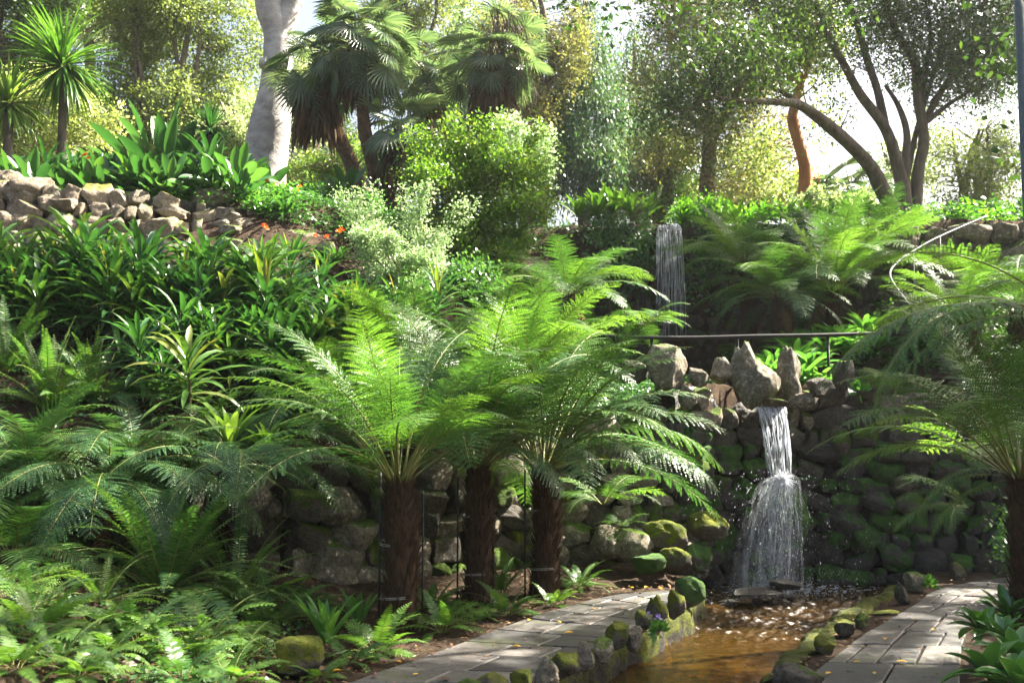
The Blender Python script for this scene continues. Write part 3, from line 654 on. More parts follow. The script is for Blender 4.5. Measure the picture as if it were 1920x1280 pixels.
def waterfall(name, label, x0, x1, y0, z0, vy, zhit, rng, n_str, fan=None, zend=-.17, n_drop=0, spread=-.28):
    org = np.array([(x0 + x1) / 2, y0, zend]); root = empty(name, org, label=label, cat="waterfall")
    # curtain
    b = MB(); nu, nv_ = 26, 30; g = []
    T = math.sqrt(2 * (z0 - zhit) / 9.8)
    for lay, j in [(q_, j_) for q_ in range(2) for j_ in range(nv_)]:
        t = T * j / (nv_ - 1); 
        for i_ in range(nu):
            u = i_ / (nu - 1); pinch = 1 + spread * (j / nv_)
            x = (x0 + x1) / 2 + (u - .5) * (x1 - x0) * pinch + (-.02 if fan is not None else 0) * (j / nv_)
            g.append((x + .01 * math.sin(j * .5 + u * 30), y0 - vy * t - .05 * lay + .035 * math.sin(u * 17 + lay * 2 + j * .15), z0 - 4.9 * t * t + .012 * math.sin(u * 23)))
    ii = np.arange(nv_ - 1)[:, None] * nu + np.arange(nu - 1)[None]; ii = np.concatenate([ii, ii + nu * nv_])
    b.add(np.array(g) - org, np.stack([ii, ii + 1, ii + nu + 1, ii + nu], -1).reshape(-1, 4)); ob("water_curtain", b.mesh("water_curtain", M['fall']), root)
    # feed over the lip
    b = MB(); g = [(x0 + (x1 - x0) * u, y0 + d, z0 + .015 * math.sin(u * 19)) for d in (0, .3, .8) for u in np.linspace(0, 1, 12)]
    ii = np.arange(2)[:, None] * 12 + np.arange(11)[None]; b.add(np.array(g) - org, np.stack([ii, ii + 1, ii + 13, ii + 12], -1).reshape(-1, 4)); ob("water_lip", b.mesh("water_lip", M['fall']), root)
    ps, rs_ = [], []
    for k in range(n_str):
        u = rng.rand(); xs = x0 + (x1 - x0) * u; T0 = rng.uniform(0, .7) if k % 4 else 0; tt = np.linspace(T0 * T, T * min(1, T0 + rng.uniform(.15, .5)), 9)
        pin = 1 + spread * tt / T; dv = rng.uniform(-.12, .08)
        x = (x0 + x1) / 2 + (xs - (x0 + x1) / 2) * pin + (-.02 if fan is not None else 0) * tt / T + .006 * np.sin(tt * 40 + k)
        ps.append(np.stack([x, y0 - (vy + dv) * tt - .02, z0 - 4.9 * tt * tt], -1)); rs_.append(rng.uniform(.0015, .0062) * np.array([.4, .8, 1, 1, .9, 1, .8, .6, .3]))
    o = ob("water_strand", strand_mesh(ps, rs_, org, M['drops'], "water_strand"), root); o["kind"] = "stuff"
    if fan is not None:
        cx, cy, cz = fan; ps, rs_ = [], []
        for k in range(420):
            a = rng.uniform(-math.pi, 0) if rng.rand() < .75 else rng.uniform(0, 6.28); sp_ = abs(rng.normal(.36, .34)); vz = rng.uniform(-.2, 1.0)
            vx_, vy_ = math.cos(a) * sp_ * .9 - .22, math.sin(a) * sp_ * .6
            Te = (vz + math.sqrt(vz * vz + 2 * 9.8 * (cz - zend))) / 9.8
            t0 = rng.uniform(0, .7) * Te; t1 = min(Te, t0 + rng.uniform(.02, .07) * Te); tt = np.linspace(t0, t1, 5)
            ps.append(np.stack([cx - .03 + rng.uniform(-.12, .12) + vx_ * tt, cy + vy_ * tt - .03, cz + vz * tt - 4.9 * tt * tt], -1)); rs_.append(rng.uniform(.0010, .0046) * np.array([.3, 1, 1, .8, .2]))
        o = ob("spray_strand", strand_mesh(ps, rs_, org, M['drops'], "spray_strand"), root); o["kind"] = "stuff"
        # lower veil over the rock
        b = MB(); g = []; nu, nv_ = 34, 24
        for lay, j in [(q_, j_) for q_ in range(3) for j_ in range(nv_)]:
            f_ = j / (nv_ - 1)
            for i_ in range(nu):
                a = -math.pi * (i_ / (nu - 1)); r_ = .06 + .04 * lay + (.09 + .06 * lay) * f_ ** .55 + .05 * math.sin(a * 7 + lay * 2) * f_ + .02 * math.sin(a * 19 + lay * 5)
                g.append((cx - .20 * f_ + math.cos(a) * r_ * 1.0, cy + .05 + math.sin(a) * (r_ * .75), cz + .03 - (cz - zend) * f_ ** 1.5 + .02 * math.sin(a * 9)))
        ii = np.arange(nv_ - 1)[:, None] * nu + np.arange(nu - 1)[None]; ii = np.concatenate([ii + q_ * nu * nv_ for q_ in range(3)])
        b.add(np.array(g) - org, np.stack([ii, ii + 1, ii + nu + 1, ii + nu], -1).reshape(-1, 4)); ob("water_veil", b.mesh("water_veil", M['veil']), root)
        ps, rs_ = [], []
        for k in range(420):
            d = nrm(rng.randn(3) * [1, .7, .8] + [-.1, -.5, .35]); r0 = rng.uniform(.01, .06); p_ = np.array([cx - .02, cy - .03, cz + .02]); l_ = rng.uniform(.02, .13)
            ps.append(np.stack([p_ + d * r0, p_ + d * (r0 + l_ * .5) - [0, 0, .01], p_ + d * (r0 + l_) - [0, 0, .035]])); rs_.append(rng.uniform(.0015, .0045) * np.array([.6, 1, .3]))
        for k in range(n_drop):
            a = rng.uniform(0, 6.28); rr = abs(rng.normal(0, .48)); zz = rng.uniform(0, 1) ** 1.2 * (cz + .12 - zend)
            if rng.rand() < .35: zz = abs(rng.normal(0, .12))
            p_ = np.array([cx - .05 + math.cos(a) * rr, cy - .05 + math.sin(a) * rr * .5 - .1, zend + zz]); d = nrm(np.array([math.cos(a) * rr * .8, 0, -1.0])) * rng.uniform(.006, .022)
            ps.append(np.stack([p_, p_ + d * .5, p_ + d])); rs_.append(rng.uniform(.0014, .0046) * np.array([.5, 1, .5]))
        o = ob("water_drop", strand_mesh(ps, rs_, org, M['drops'], "water_drop", 3), root); o["kind"] = "stuff"
    return root
lipP = P(1450, 763, 11.5)
hit = P(1468, 902, 11.05)
waterfall("waterfall", "lower white waterfall spilling over the rock wall and splashing into the pool", lipP[0] - .22, lipP[0] + .13, 11.5, lipP[2], 1.2, hit[2] + .0, np.random.RandomState(4), 120, fan=hit, n_drop=1900)
lu = P(1252, 423, 16.75)
waterfall("waterfall", "upper thin waterfall falling down the far dark wall", lu[0] - .17, lu[0] + .19, 16.72, lu[2], .25, 3.0, np.random.RandomState(6), 120, zend=2.6, spread=.45)
# foam patch where the lower fall lands
b = MB(); rg = np.random.RandomState(8); ps = []; N_ = 700
c0 = Gz(1475, 1098, -.16); xy = rg.randn(N_, 2) * [.42, .22] + c0[:2] + [.05, -.1]
for k in range(N_):
    p_ = np.array([xy[k, 0], xy[k, 1], -.165]); r_ = rg.uniform(.004, .014)
    v, q, t = tube(np.array([p_, p_ + [r_ * 3, rg.uniform(-.01, .01), .004]]), np.array([r_ * .5, r_ * .3]), 4); b.add(v, q, t)
tag(ob("splash_foam", b.mesh("splash_foam", M['drops'])), kind="stuff")

# ------------------------------------------------------------ handrails, lamp post
def rail(name, pts, posts, mat, label, rad=.024, zfoot=None, hgt=.9):
    pts = np.array(pts); org = pts[0]; root = empty(name, org, label=label, cat="handrail")
    b = MB(); add_tube(b, pts - org, rad, 10, n=8); ob("rail", b.mesh("rail", mat), root)
    for k in posts:
        p_ = np.array(k) - org; b = MB(); add_tube(b, [[0, 0, 0], [0, 0, -hgt]], rad * .8, 8, smooth=False); ob("post", b.mesh("post", mat), root, p_)
    return root
rl = [P(1120, 628, 12.4), P(1180, 632, 12.4), P(1300, 633, 12.4), P(1420, 630, 12.4), P(1550, 628, 12.4), P(1690, 623, 12.4), P(1780, 618, 12.4)]
rail("handrail", rl, [P(1222, 633, 12.42), P(1382, 631, 12.42), P(1552, 628, 12.42)], M['iron'], "dark horizontal handrail above the lower waterfall")
rr = [P(1735, 606, 12.3), P(1712, 580, 12.45), P(1690, 552, 12.6), P(1669, 518, 12.9), P(1680, 494, 13.3), P(1720, 466, 13.8), P(1765, 442, 14.3), P(1850, 405, 15.2)]
rail("curved_handrail", rr, [P(1712, 470, 13.7), P(1762, 443, 14.25)], M['iron_pale'], "pale curved stair handrail at the upper right", .014)
# steps
root = empty("garden_steps", gp(1745, 12.9), label="dark stone steps rising at the upper right beside the curved handrail", cat="steps")
for k in range(7):
    p_ = P(1745 + k * 6, 604 - k * 15, 12.6 + k * .3); b = MB(); box(b, (0, 0, -.08), (1.1, .36, .16)); ob("step", b.mesh("step", M['rock_dark']), root, p_ - np.array(root.location))
# lamp post
p0 = P(1912, 60, 9.5)
root = empty("lamp_post", (p0[0], 9.5, .03), label="blue-grey post at the top right corner in front of the trees", cat="lamp post")
b = MB(); add_tube(b, [[0, 0, 0], [0, 0, 3.0], [0, 0, 9.0]], .04, 14, smooth=False); ob("pole", b.mesh("pole", M['lamp']), root)
b = MB(); add_tube(b, [[0, 0, 0], [0, 0, .5]], .07, 14, smooth=False); ob("pole_base", b.mesh("pole_base", M['lamp']), root)
b = MB(); add_tube(b, [[0, 0, 8.95], [0, 0, 9.05], [0, 0, 9.1], [0, 0, 9.45], [0, 0, 9.5]], [.05, .16, .2, .26, .02], 14, smooth=False); ob("lantern", b.mesh("lantern", M['lamp']), root)
# ============================================================ plants: generators
def spine(L, e0, e1, p, n, side=0.0):
    t = np.linspace(0, 1, n + 1); tm = (t[1:] + t[:-1]) / 2; el = e0 + (e1 - e0) * tm ** p; az = side * tm ** 1.5
    D = np.stack([np.cos(el) * np.cos(az), np.cos(el) * np.sin(az), np.sin(el)], -1)
    pts = np.concatenate([np.zeros((1, 3)), np.cumsum(D * L / n, 0)]); T = nrm(np.concatenate([D[:1], D[1:] + D[:-1], D[-1:]])); return t, pts, T
def tree_frond(rng, mat, L=1.4, e0=1.0, e1=-.5, p=1.2, plen=.27, npin=27, bare=.16, droop=.18, nsub=15, dark=False, side=0.0, rmat=None, qf=.09):
    t, pts, T = spine(L, e0, e1, p, 40, side); b = MB()
    S0 = np.cross(T, [0, 0, 1.0]); S0 = nrm(S0 + 1e-6); N0 = np.cross(S0, T)
    add_r = np.interp(t, [0, .2, 1], [.011, .007, .0015]); v, q, tt = tube(pts, add_r, 5); b.add(v, q, tt, 1)
    C, D, NR, LL, WW = [], [], [], [], []
    for k in range(npin):
        u = bare + (1 - bare) * (k + .3) / npin
        pf = np.clip(np.interp((u - bare) / (1 - bare), [0, .12, .4, .7, .9, 1], [.45, .78, 1, .78, .38, .1]), 0, 1)
        i = u * 40; i0 = min(int(i), 39); f = i - i0; P0 = pts[i0] * (1 - f) + pts[i0 + 1] * f; Tk = T[i0]; Sk = S0[i0]; Nk = N0[i0]
        for sgn in (-1, 1):
            a = R(np.interp(u, [0, 1], [82, 48])) + rng.randn() * .05; l = plen * pf * rng.uniform(.9, 1.08)
            lift = rng.uniform(.0, .16)
            d = nrm(Sk * sgn * math.sin(a) + Tk * math.cos(a) + Nk * lift)
            m_ = max(int(nsub * (.35 + .65 * pf)), 4); w = (np.arange(m_) + .6) / (m_ + .2)
            dr = droop * rng.uniform(.7, 1.4)
            base = P0 + d * (l * w)[:, None] - np.array([0, 0, 1]) * (dr * l * w ** 2)[:, None]
            dd = nrm(d - np.array([0, 0, 1]) * (2 * dr * w)[:, None])
            r_ = nrm(Tk - (Tk @ d) * d); nn_ = np.cross(dd, r_); ql = l * qf * np.clip(1.05 - w ** 1.8, .12, 1) + .005
            for s2 in (-1, 1):
                C.append(base); D.append(nrm(r_ * s2 * .92 + dd * .42 - np.array([0, 0, .12]) + rng.randn(m_, 3) * .05)); NR.append(nn_ + rng.randn(m_, 3) * .15); LL.append(ql * rng.uniform(.85, 1.1, m_)); WW.append(np.full(m_, l / m_ * .92))
            C.append(base[-1:]); D.append(dd[-1:]); NR.append(nn_[-1:]); LL.append(np.array([.02])); WW.append(np.array([.008]))
    kites(b, np.concatenate(C), np.concatenate(D), np.concatenate(NR), np.concatenate(LL), np.concatenate(WW), 0)
    return b.mesh("frond", [M[mat], M[rmat or 'rachis']], smooth=False)
def sword_frond(rng, mat, L=.9, e0=1.2, e1=.2, p=1.5, plen=.09, npin=36, wid=.016, bare=.08, ang=(85, 55), lift=.1, side=0.0, rmat='rachis', prof=((0, .55), (.25, .9), (.6, 1), (.85, .6), (1, .15))):
    t, pts, T = spine(L, e0, e1, p, 30, side); b = MB(); S0 = nrm(np.cross(T, [0, 0, 1.0]) + 1e-6); N0 = np.cross(S0, T)
    v, q, tt = tube(pts, np.interp(t, [0, 1], [.006, .0012]), 4); b.add(v, q, tt, 1)
    u = bare + (1 - bare) * (np.arange(npin) + .3) / npin; pf = np.interp(u, *zip(*prof))
    i = u * 30; i0 = np.minimum(i.astype(int), 29); f = (i - i0)[:, None]; P0 = pts[i0] * (1 - f) + pts[i0 + 1] * f
    for sgn in (-1, 1):
        a = np.radians(np.interp(u, [0, 1], ang)) + rng.randn(npin) * .06; lf = lift * rng.uniform(.2, 1.6, npin)
        d = nrm(S0[i0] * sgn * np.sin(a)[:, None] + T[i0] * np.cos(a)[:, None] + N0[i0] * lf[:, None])
        l = plen * pf * rng.uniform(.88, 1.08, npin); nn_ = np.cross(d, T[i0]) * -sgn + rng.randn(npin, 3) * .12; s = nrm(np.cross(nn_, d))
        dn = np.array([0, 0, -1.0]); W = wid * np.clip(pf + .3, 0, 1)
        l_ = l[:, None]; w_ = W[:, None] / 2
        V = np.stack([P0 - s * w_ * .8, P0 + s * w_ * .8, P0 + d * l_ * .5 - s * w_ + dn * l_ * .04, P0 + d * l_ * .5 + s * w_ + dn * l_ * .04, P0 + d * l_ + dn * l_ * .16], 1)
        k = np.arange(npin)[:, None] * 5
        b.add(V.reshape(-1, 3), k + np.array([[0, 1, 3, 2]]), k + np.array([[2, 3, 4]]), 0)
    return b.mesh("frond", [M[mat], M[rmat]], smooth=False)
def fan_leaf(rng, mat, Lp=.7, e0=.6, Rf=.55, nseg=30, tilt=-.5, droop=.5, rmat='rachis'):
    b = MB(); t, pts, T = spine(Lp, e0, e0 - .5, 1, 8); v, q, tt = tube(pts, np.interp(t, [0, 1], [.014, .008]), 4); b.add(v, q, tt, 1)
    o = pts[-1]; el = e0 - .5 + tilt; f = np.array([math.cos(el), 0, math.sin(el)]); s = np.array([0, 1, 0]); n_ = np.cross(f, s)
    ang = np.linspace(-2.15, 2.15, nseg)
    for a in ang:
        l = Rf * (.72 + .28 * math.cos(a * .6)) * rng.uniform(.9, 1.05); d = f * math.cos(a) + s * math.sin(a)
        side = -f * math.sin(a) + s * math.cos(a); w = l * 4.3 / nseg * .5; u = np.array([0, .3, .62, .85, 1.0]); wp = np.array([.05, .6, .9, .4, .04])
        c = o + d * (l * u)[:, None] + n_ * (-.10 * l * u * (1 - u))[:, None] + np.array([0, 0, -1]) * (droop * l * np.maximum(u - .5, 0) ** 2)[:, None]
        fo = w * wp * .35
        V = np.stack([c - side * (w * wp / 2)[:, None] + n_ * fo[:, None], c - n_ * fo[:, None], c + side * (w * wp / 2)[:, None] + n_ * fo[:, None]], 1)
        k = (np.arange(4) * 3)[:, None] + np.arange(2)[None]; b.add(V.reshape(-1, 3), np.stack([k, k + 1, k + 4, k + 3], -1).reshape(-1, 4), m=0)
    return b.mesh("frond", [M[mat], M[rmat]], smooth=False)

def fern_trunk(h, r, rng, mat='bark_fern', stubs=60):
    b = MB(); z = np.linspace(0, 1, 26); rad = r * np.interp(z, [0, .06, .3, .8, 1], [1.25, 1.1, .95, 1.05, .72]); pts = np.stack([.03 * np.sin(z * 3) * h, .02 * np.cos(z * 4) * h - .02 * h, z * h], -1)
    v, q, t = tube(pts, rad, 26, .11, rng); b.add(v, q, t)
    # fibrous old leaf bases, pointing up
    n_ = stubs * 9; a = rng.rand(n_) * 6.28; zz = rng.rand(n_) ** .85 * h; rr = np.interp(zz / h, [0, .06, .3, .8, 1], [1.25, 1.1, .95, 1.05, .72]) * r
    base = np.stack([np.cos(a) * rr * .97, np.sin(a) * rr * .97, zz], -1) + np.stack([np.interp(zz / h, z, pts[:, 0]), np.interp(zz / h, z, pts[:, 1]), 0 * zz], -1)
    blades(b, base, a, R(72), R(52), rng.uniform(.05, .15, n_), rng.uniform(.012, .03, n_), segs=2, fold=.5, prof=[1, .7, .05])
    return b.mesh("trunk", M[mat])

FR = {}
rf = np.random.RandomState(21)
def frond_set(key, mat, specs, **k):
    FR[key] = [(e0, tree_frond(rf, mat, e0=e0, e1=e1, p=p_, side=rf.uniform(-.25, .25), **k)) for e0, e1, p_ in specs]
SP = [(1.35, .55, 1.2), (1.25, .2, 1.3), (1.15, -.05, 1.2), (1.05, -.3, 1.2), (.95, -.55, 1.1), (.8, -.75, 1.0), (.6, -.8, 1.0), (.35, -.95, .9)]
frond_set('A', 'fern', SP); frond_set('B', 'fern_bright', SP[:5], npin=27); frond_set('C', 'fern_blue', SP[3:], plen=.24)
frond_set('U', 'fern', [(1.45, .75, 1.6), (1.3, .35, 1.7), (1.15, .0, 1.8), (1.0, -.2, 1.8)], bare=.3, npin=28, plen=.25)
frond_set('V', 'fern_bright', [(1.4, .6, 1.6), (1.2, .1, 1.7), (1.0, -.1, 1.8)], bare=.3, npin=28, plen=.25)
frond_set('arch', 'fern', [(1.3, -.9, 1.15), (1.15, -1.05, 1.1), (.9, -1.0, 1.2)], bare=.2, npin=34, plen=.23, droop=.45, L=1.4)
frond_set('archC', 'fern_blue', [(1.2, -.8, 1.15), (.9, -.95, 1.1), (.6, -.9, 1.2)], bare=.2, npin=34, plen=.22, droop=.4)
frond_set('dead', 'fern_dead', [(-.2, -1.35, .5), (.0, -1.4, .4)], npin=20, plen=.14, rmat='stem')
def tree_fern(px, py, Yd, L, label, seed, nf=28, trunk_r=.12, base=None, mix=('A', 'A', 'C', 'B'), emin=0.3, emax=1.35, dead=4, group=None, az_skip=None, rad_s=1.0, extra=()):
    rng = np.random.RandomState(seed); c = P(px, py, Yd); zb = float(H(c[0], Yd)) - .05 if base is None else base
    root = empty("tree_fern", (c[0], c[1], zb), label=label, cat="tree fern", group=group); h = c[2] - zb
    if h > .12: ob("trunk", fern_trunk(h, trunk_r, rng, stubs=int(60 * max(h, .4))), root)
    for k in range(nf):
        u = (k + .5) / nf; az = k * 2.39996 + rng.uniform(-.25, .25); e = emax - (emax - emin) * u ** .9 + rng.uniform(-.06, .06)
        if az_skip and az_skip[0] < (az % 6.283) < az_skip[1]: continue
        lst = FR[mix[rng.randint(len(mix))]]; e0, me = min(lst, key=lambda q: abs(q[0] - e) + rng.rand() * .15)
        sc_ = L / 1.4 * rng.uniform(.82, 1.08)
        ob("frond", me, root, (math.cos(az) * trunk_r * .4, math.sin(az) * trunk_r * .4, h - .02), (rng.uniform(-.25, .25), e0 - e if abs(e0 - e) < .4 else 0, az), sc_)
    for az, e, s_, key in extra:
        lst = FR[key]; e0, me = min(lst, key=lambda q: abs(q[0] - e)); ob("frond", me, root, (0, 0, h - .02), (rng.uniform(-.15, .15), e0 - e, az), L / 1.4 * s_)
    for k in range(dead):
        e0, me = FR['dead'][k % 2]; ob("dead_frond", me, root, (0, 0, h - .05), (0, 0, rng.rand() * 6.28), L / 1.4 * rng.uniform(.35, .6))
    return root, h

# ------------------------------------------------------------ tree ferns
def ties(root, h, r, zs, seed):
    rng = np.random.RandomState(seed)
    for z in zs:
        b = MB(); th = np.linspace(0, 6.283, 28)
        for o_ in (0, .012):
            add_tube(b, np.stack([np.cos(th) * r * 1.14, np.sin(th) * r * 1.14, z + o_ + .012 * np.sin(th + z * 9)], -1), .0025, 4, smooth=False)
        ob("tie_wire", b.mesh("tie_wire", M['wire']), root)
def stake(x, y, zt, label):
    z0 = float(H(x, y)) - .1; b = MB(); add_tube(b, [[0, 0, 0], [0, 0, zt - z0]], .008, 8, smooth=False); tag(ob("garden_stake", b.mesh("garden_stake", M['iron']), None, (x, y, z0)), label, "stake")
c = Gz(752, 1182, .03); r1, h1 = tree_fern(747, 905, c[1], 1.60, "nearest tree fern with a wire-tied brown trunk left of the flagstone path", 1, nf=26, trunk_r=.118, mix=('U', 'U', 'V', 'V', 'A'), emin=.62, emax=1.5, dead=0,
    extra=[(math.pi * .9, .8, 1.0, 'V'), (0.5, .95, 1.05, 'B'), (-.9, 1.0, .8, 'V'), (math.pi, .6, .95, 'C'), (2.6, .9, 1.05, 'U'), (3.5, 1.1, 1.1, 'U')])
ties(r1, h1, .128, [.3, .72], 1); z_ = h1
stake(c[0] - .165, c[1] - .05, 1.25, "thin dark stake left of the nearest tree fern trunk"); stake(c[0] + .16, c[1] + .04, 1.1, "thin dark stake right of the nearest tree fern trunk")
r2, h2 = tree_fern(893, 880, 9.2, 1.85, "middle tree fern of the three beside the path, shaded trunk with two wires", 2, nf=25, trunk_r=.112, mix=('U', 'A', 'U', 'V', 'C'), emin=.45, emax=1.48, dead=0, extra=[(-1.0, .75, .75, 'archC'), (-.6, .9, .8, 'archC')])
ties(r2, h2, .122, [.32, .84], 2); c2 = r2.location; stake(c2[0] - .16, c2[1] - .06, 1.15, "thin dark stake left of the middle tree fern trunk"); stake(c2[0] + .155, c2[1] - .03, 1.05, "thin dark stake right of the middle tree fern trunk")
r3, h3 = tree_fern(1018, 880, 9.7, 1.95, "right-hand tree fern of the three beside the path, spreading towards the waterfall", 3, nf=30, trunk_r=.118, mix=('A', 'U', 'C', 'U', 'V'), emin=.4, emax=1.48, dead=0,
    extra=[(-.15, .9, 1.0, 'archC'), (-.4, .6, .95, 'archC'), (-.7, .9, .7, 'arch')])
ties(r3, h3, .128, [.3, .85], 3); c3 = r3.location; stake(c3[0] - .17, c3[1] - .05, 1.2, "thin dark stake left of the right-hand tree fern trunk")
tree_fern(1062, 556, 13.2, 1.32, "low spreading tree fern with pale fronds left of the upper waterfall", 5, nf=28, trunk_r=.11, mix=('C', 'A', 'B', 'C'), emin=.15, emax=1.25, dead=2)
tree_fern(1460, 560, 14.6, 1.35, "left one of the big pair of tree ferns right of the upper waterfall", 6, nf=30, trunk_r=.13, mix=('A', 'C', 'A', 'B'), emin=.1, emax=1.3, dead=4)
tree_fern(1562, 545, 14.9, 1.75, "right one of the big pair of tree ferns, with tall sunlit upright fronds", 7, nf=40, trunk_r=.14, mix=('A', 'B', 'U', 'V', 'B'), emin=.1, emax=1.45, dead=5)
tree_fern(1395, 500, 15.6, 1.4, "sunlit tree fern just right of the upper waterfall, behind the big pair", 20, nf=26, trunk_r=.11, mix=('B', 'V', 'A'), emin=.2, emax=1.45, dead=1)
tree_fern(1640, 505, 15.8, 1.4, "bright tree fern behind the right one of the big pair", 22, nf=26, trunk_r=.11, mix=('B', 'V', 'A'), emin=.2, emax=1.45, dead=1)
tree_fern(1905, 590, 12.6, 1.4, "shaded tree fern behind the one below the curved handrail", 23, nf=28, trunk_r=.11, mix=('A', 'B', 'U'), emin=.0, emax=1.4, dead=0)
tree_fern(1800, 600, 12.0, 1.15, "tree fern with bright fronds below the curved handrail", 8, nf=26, trunk_r=.1, mix=('A', 'B', 'V', 'C'), emin=.2, emax=1.4, dead=3)
tree_fern(2030, 610, 6.5, 1.7, "taller tree fern just beyond the right edge, its long fronds drooping into the picture", 19, nf=8, trunk_r=.13, mix=('arch', 'B', 'A'), emin=.0, emax=.8, dead=0, base=0.0,
    extra=[(math.pi - .05, .45, 1.1, 'archC'), (math.pi + .2, .5, 1.05, 'arch'), (math.pi - .25, .4, .9, 'arch')])
tree_fern(1912, 895, 7.0, 1.55, "near tree fern at the right edge with a fibrous trunk and upright stalks", 9, nf=30, trunk_r=.12, mix=('U', 'V', 'A', 'B', 'U'), emin=.5, emax=1.48, dead=0, base=0.0,
    extra=[ (math.pi - .35, .35, .50, 'B'), (math.pi + .35, .5, .55, 'archC'), (math.pi, .6, .42, 'B'), (math.pi - .1, .1, .5, 'A')])
tree_fern(200, 905, 8.7, 1.5, "low tree fern sprawling grey-green fronds over the bank at the left", 10, nf=22, trunk_r=.09, mix=('C', 'archC', 'A'), emin=.1, emax=1.0, dead=3)
tree_fern(430, 870, 8.9, 1.35, "trunkless tree fern draping over the low boulder wall", 12, nf=20, trunk_r=.08, mix=('C', 'C', 'archC'), emin=.1, emax=.95, dead=3)
tree_fern(25, 850, 9.0, 1.4, "low tree fern at the left edge under the fishbone ferns", 16, nf=18, trunk_r=.08, mix=('C', 'A', 'archC'), emin=.1, emax=1.0, dead=2)
tree_fern(600, 770, 10.2, 1.3, "tree fern half hidden behind the nearest one, among the strap-leaved plants", 13, nf=24, trunk_r=.1, mix=('A', 'C', 'U', 'B'), emin=.2, emax=1.4, dead=1)
tree_fern(800, 720, 11.0, 1.5, "upright tree fern rising behind the three trunks", 14, nf=26, trunk_r=.1, mix=('A', 'U', 'V', 'B'), emin=.4, emax=1.48, dead=1)
tree_fern(985, 720, 11.6, 1.6, "bright tree fern behind the right-hand trunk", 15, nf=28, trunk_r=.1, mix=('B', 'A', 'V', 'U'), emin=.4, emax=1.48, dead=1)
tree_fern(690, 720, 11.2, 1.3, "feathery tree fern at the foot of the pale white-flecked bush", 17, nf=22, trunk_r=.1, mix=('V', 'C', 'A', 'U'), emin=.3, emax=1.45, dead=1)

# ------------------------------------------------------------ smaller ferns
SW = {}
def sset(key, mat, specs, **k): SW[key] = [(e0, sword_frond(rf, mat, e0=e0, e1=e1, p=p_, side=rf.uniform(-.3, .3), **k)) for e0, e1, p_ in specs]
SQ = [(1.45, 1.1, 1.3), (1.3, .7, 1.3), (1.15, .3, 1.4), (.95, -.1, 1.3), (.7, -.5, 1.2), (.4, -.7, 1.1)]
sset('sword', 'fern', SQ, npin=38, plen=.085, wid=.017)
sset('swordb', 'fern_bright', SQ, npin=34, plen=.06, wid=.014)
sset('cycad', 'fern', SQ, npin=44, plen=.20, wid=.010, ang=(72, 40), bare=.12)
sset('cycadblue', 'fern_blue', SQ, npin=44, plen=.18, wid=.011, ang=(72, 40), bare=.12)
sset('lace', 'fern_bright', SQ, npin=17, plen=.16, wid=.042, ang=(80, 50), bare=.2, prof=((0, .9), (.3, 1), (.6, .75), (.85, .4), (1, .12)))
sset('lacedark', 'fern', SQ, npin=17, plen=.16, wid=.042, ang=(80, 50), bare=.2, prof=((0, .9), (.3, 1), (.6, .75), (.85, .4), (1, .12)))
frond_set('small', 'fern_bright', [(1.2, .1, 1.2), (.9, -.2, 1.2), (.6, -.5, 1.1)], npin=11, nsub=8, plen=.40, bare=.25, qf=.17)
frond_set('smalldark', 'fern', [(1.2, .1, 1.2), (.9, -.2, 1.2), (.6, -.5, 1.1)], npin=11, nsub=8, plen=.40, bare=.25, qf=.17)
def small_fern(pos, L, label, seed, sets=('sword',), nf=20, emin=.3, emax=1.45, name="fern", cat="fern", group=None, azr=None, base_L=.9, deadn=0):
    rng = np.random.RandomState(seed); root = empty(name, pos, label=label, cat=cat, group=group)
    for k in range(nf):
        az = k * 2.4 + rng.uniform(-.3, .3) if azr is None else rng.uniform(*azr); e = emax - (emax - emin) * (k / nf) + rng.uniform(-.08, .08)
        key = sets[rng.randint(len(sets))]; lst = SW.get(key) or FR[key]; bl = base_L if key in SW else 1.4
        e0, me = min(lst, key=lambda q: abs(q[0] - e) + rng.rand() * .2)
        ob("frond", me, root, (math.cos(az) * .02, math.sin(az) * .02, 0), (rng.uniform(-.35, .35), 0, az), L / bl * rng.uniform(.75, 1.1))
    for k in range(deadn):
        e0, me = FR['dead'][k % 2]; ob("dead_frond", me, root, (0, 0, .05), (0, -.3, rng.rand() * 6.28), L / 1.4 * rng.uniform(.5, .9))
    return root
def onground(px, py, Yd, lift=0.0):
    p_ = P(px, py, Yd); z = float(H(p_[0], Yd)); return np.array([p_[0], Yd, z + lift])
def low(px, py, Yd):
    p_ = at(px, py)
    if abs(p_[1] - Yd) > 1.3:
        p_ = gp(px, Yd)
    return p_
small_fern(low(310, 1115, 7.5), 1.15, "large bright sword fern with upright fronds in the left foreground", 31, ('sword', 'swordb', 'sword'), 40, .15, 1.45)
small_fern(low(440, 1130, 7.2), .85, "bushy sword fern right of the large upright one", 32, ('sword', 'swordb'), 26, .1, 1.3)
small_fern(low(-20, 960, 7.4), 1.25, "long arching feathery fern cut by the left edge, its fronds reaching right", 33, ('cycad', 'cycadblue'), 24, .1, 1.2, deadn=4)
small_fern(low(60, 900, 8.2), 1.2, "bluish arching fern behind the one at the left edge", 34, ('cycadblue', 'cycad'), 22, .0, 1.0)
small_fern(low(230, 930, 8.1), 1.15, "arching dull green sword fern on the shady bank", 35, ('cycadblue', 'sword'), 20, .0, .9, deadn=5)
small_fern(low(90, 770, 9.6), .85, "upright fishbone fern clump below the strap-leaved bank at the left", 36, ('swordb', 'sword'), 40, .7, 1.5)
small_fern(low(180, 760, 9.8), .8, "second upright fishbone fern clump, right of the first", 37, ('swordb', 'sword'), 30, .6, 1.5)
small_fern(low(10, 700, 9.9), .8, "fishbone fern clump at the left edge of the picture", 38, ('sword',), 26, .5, 1.5)
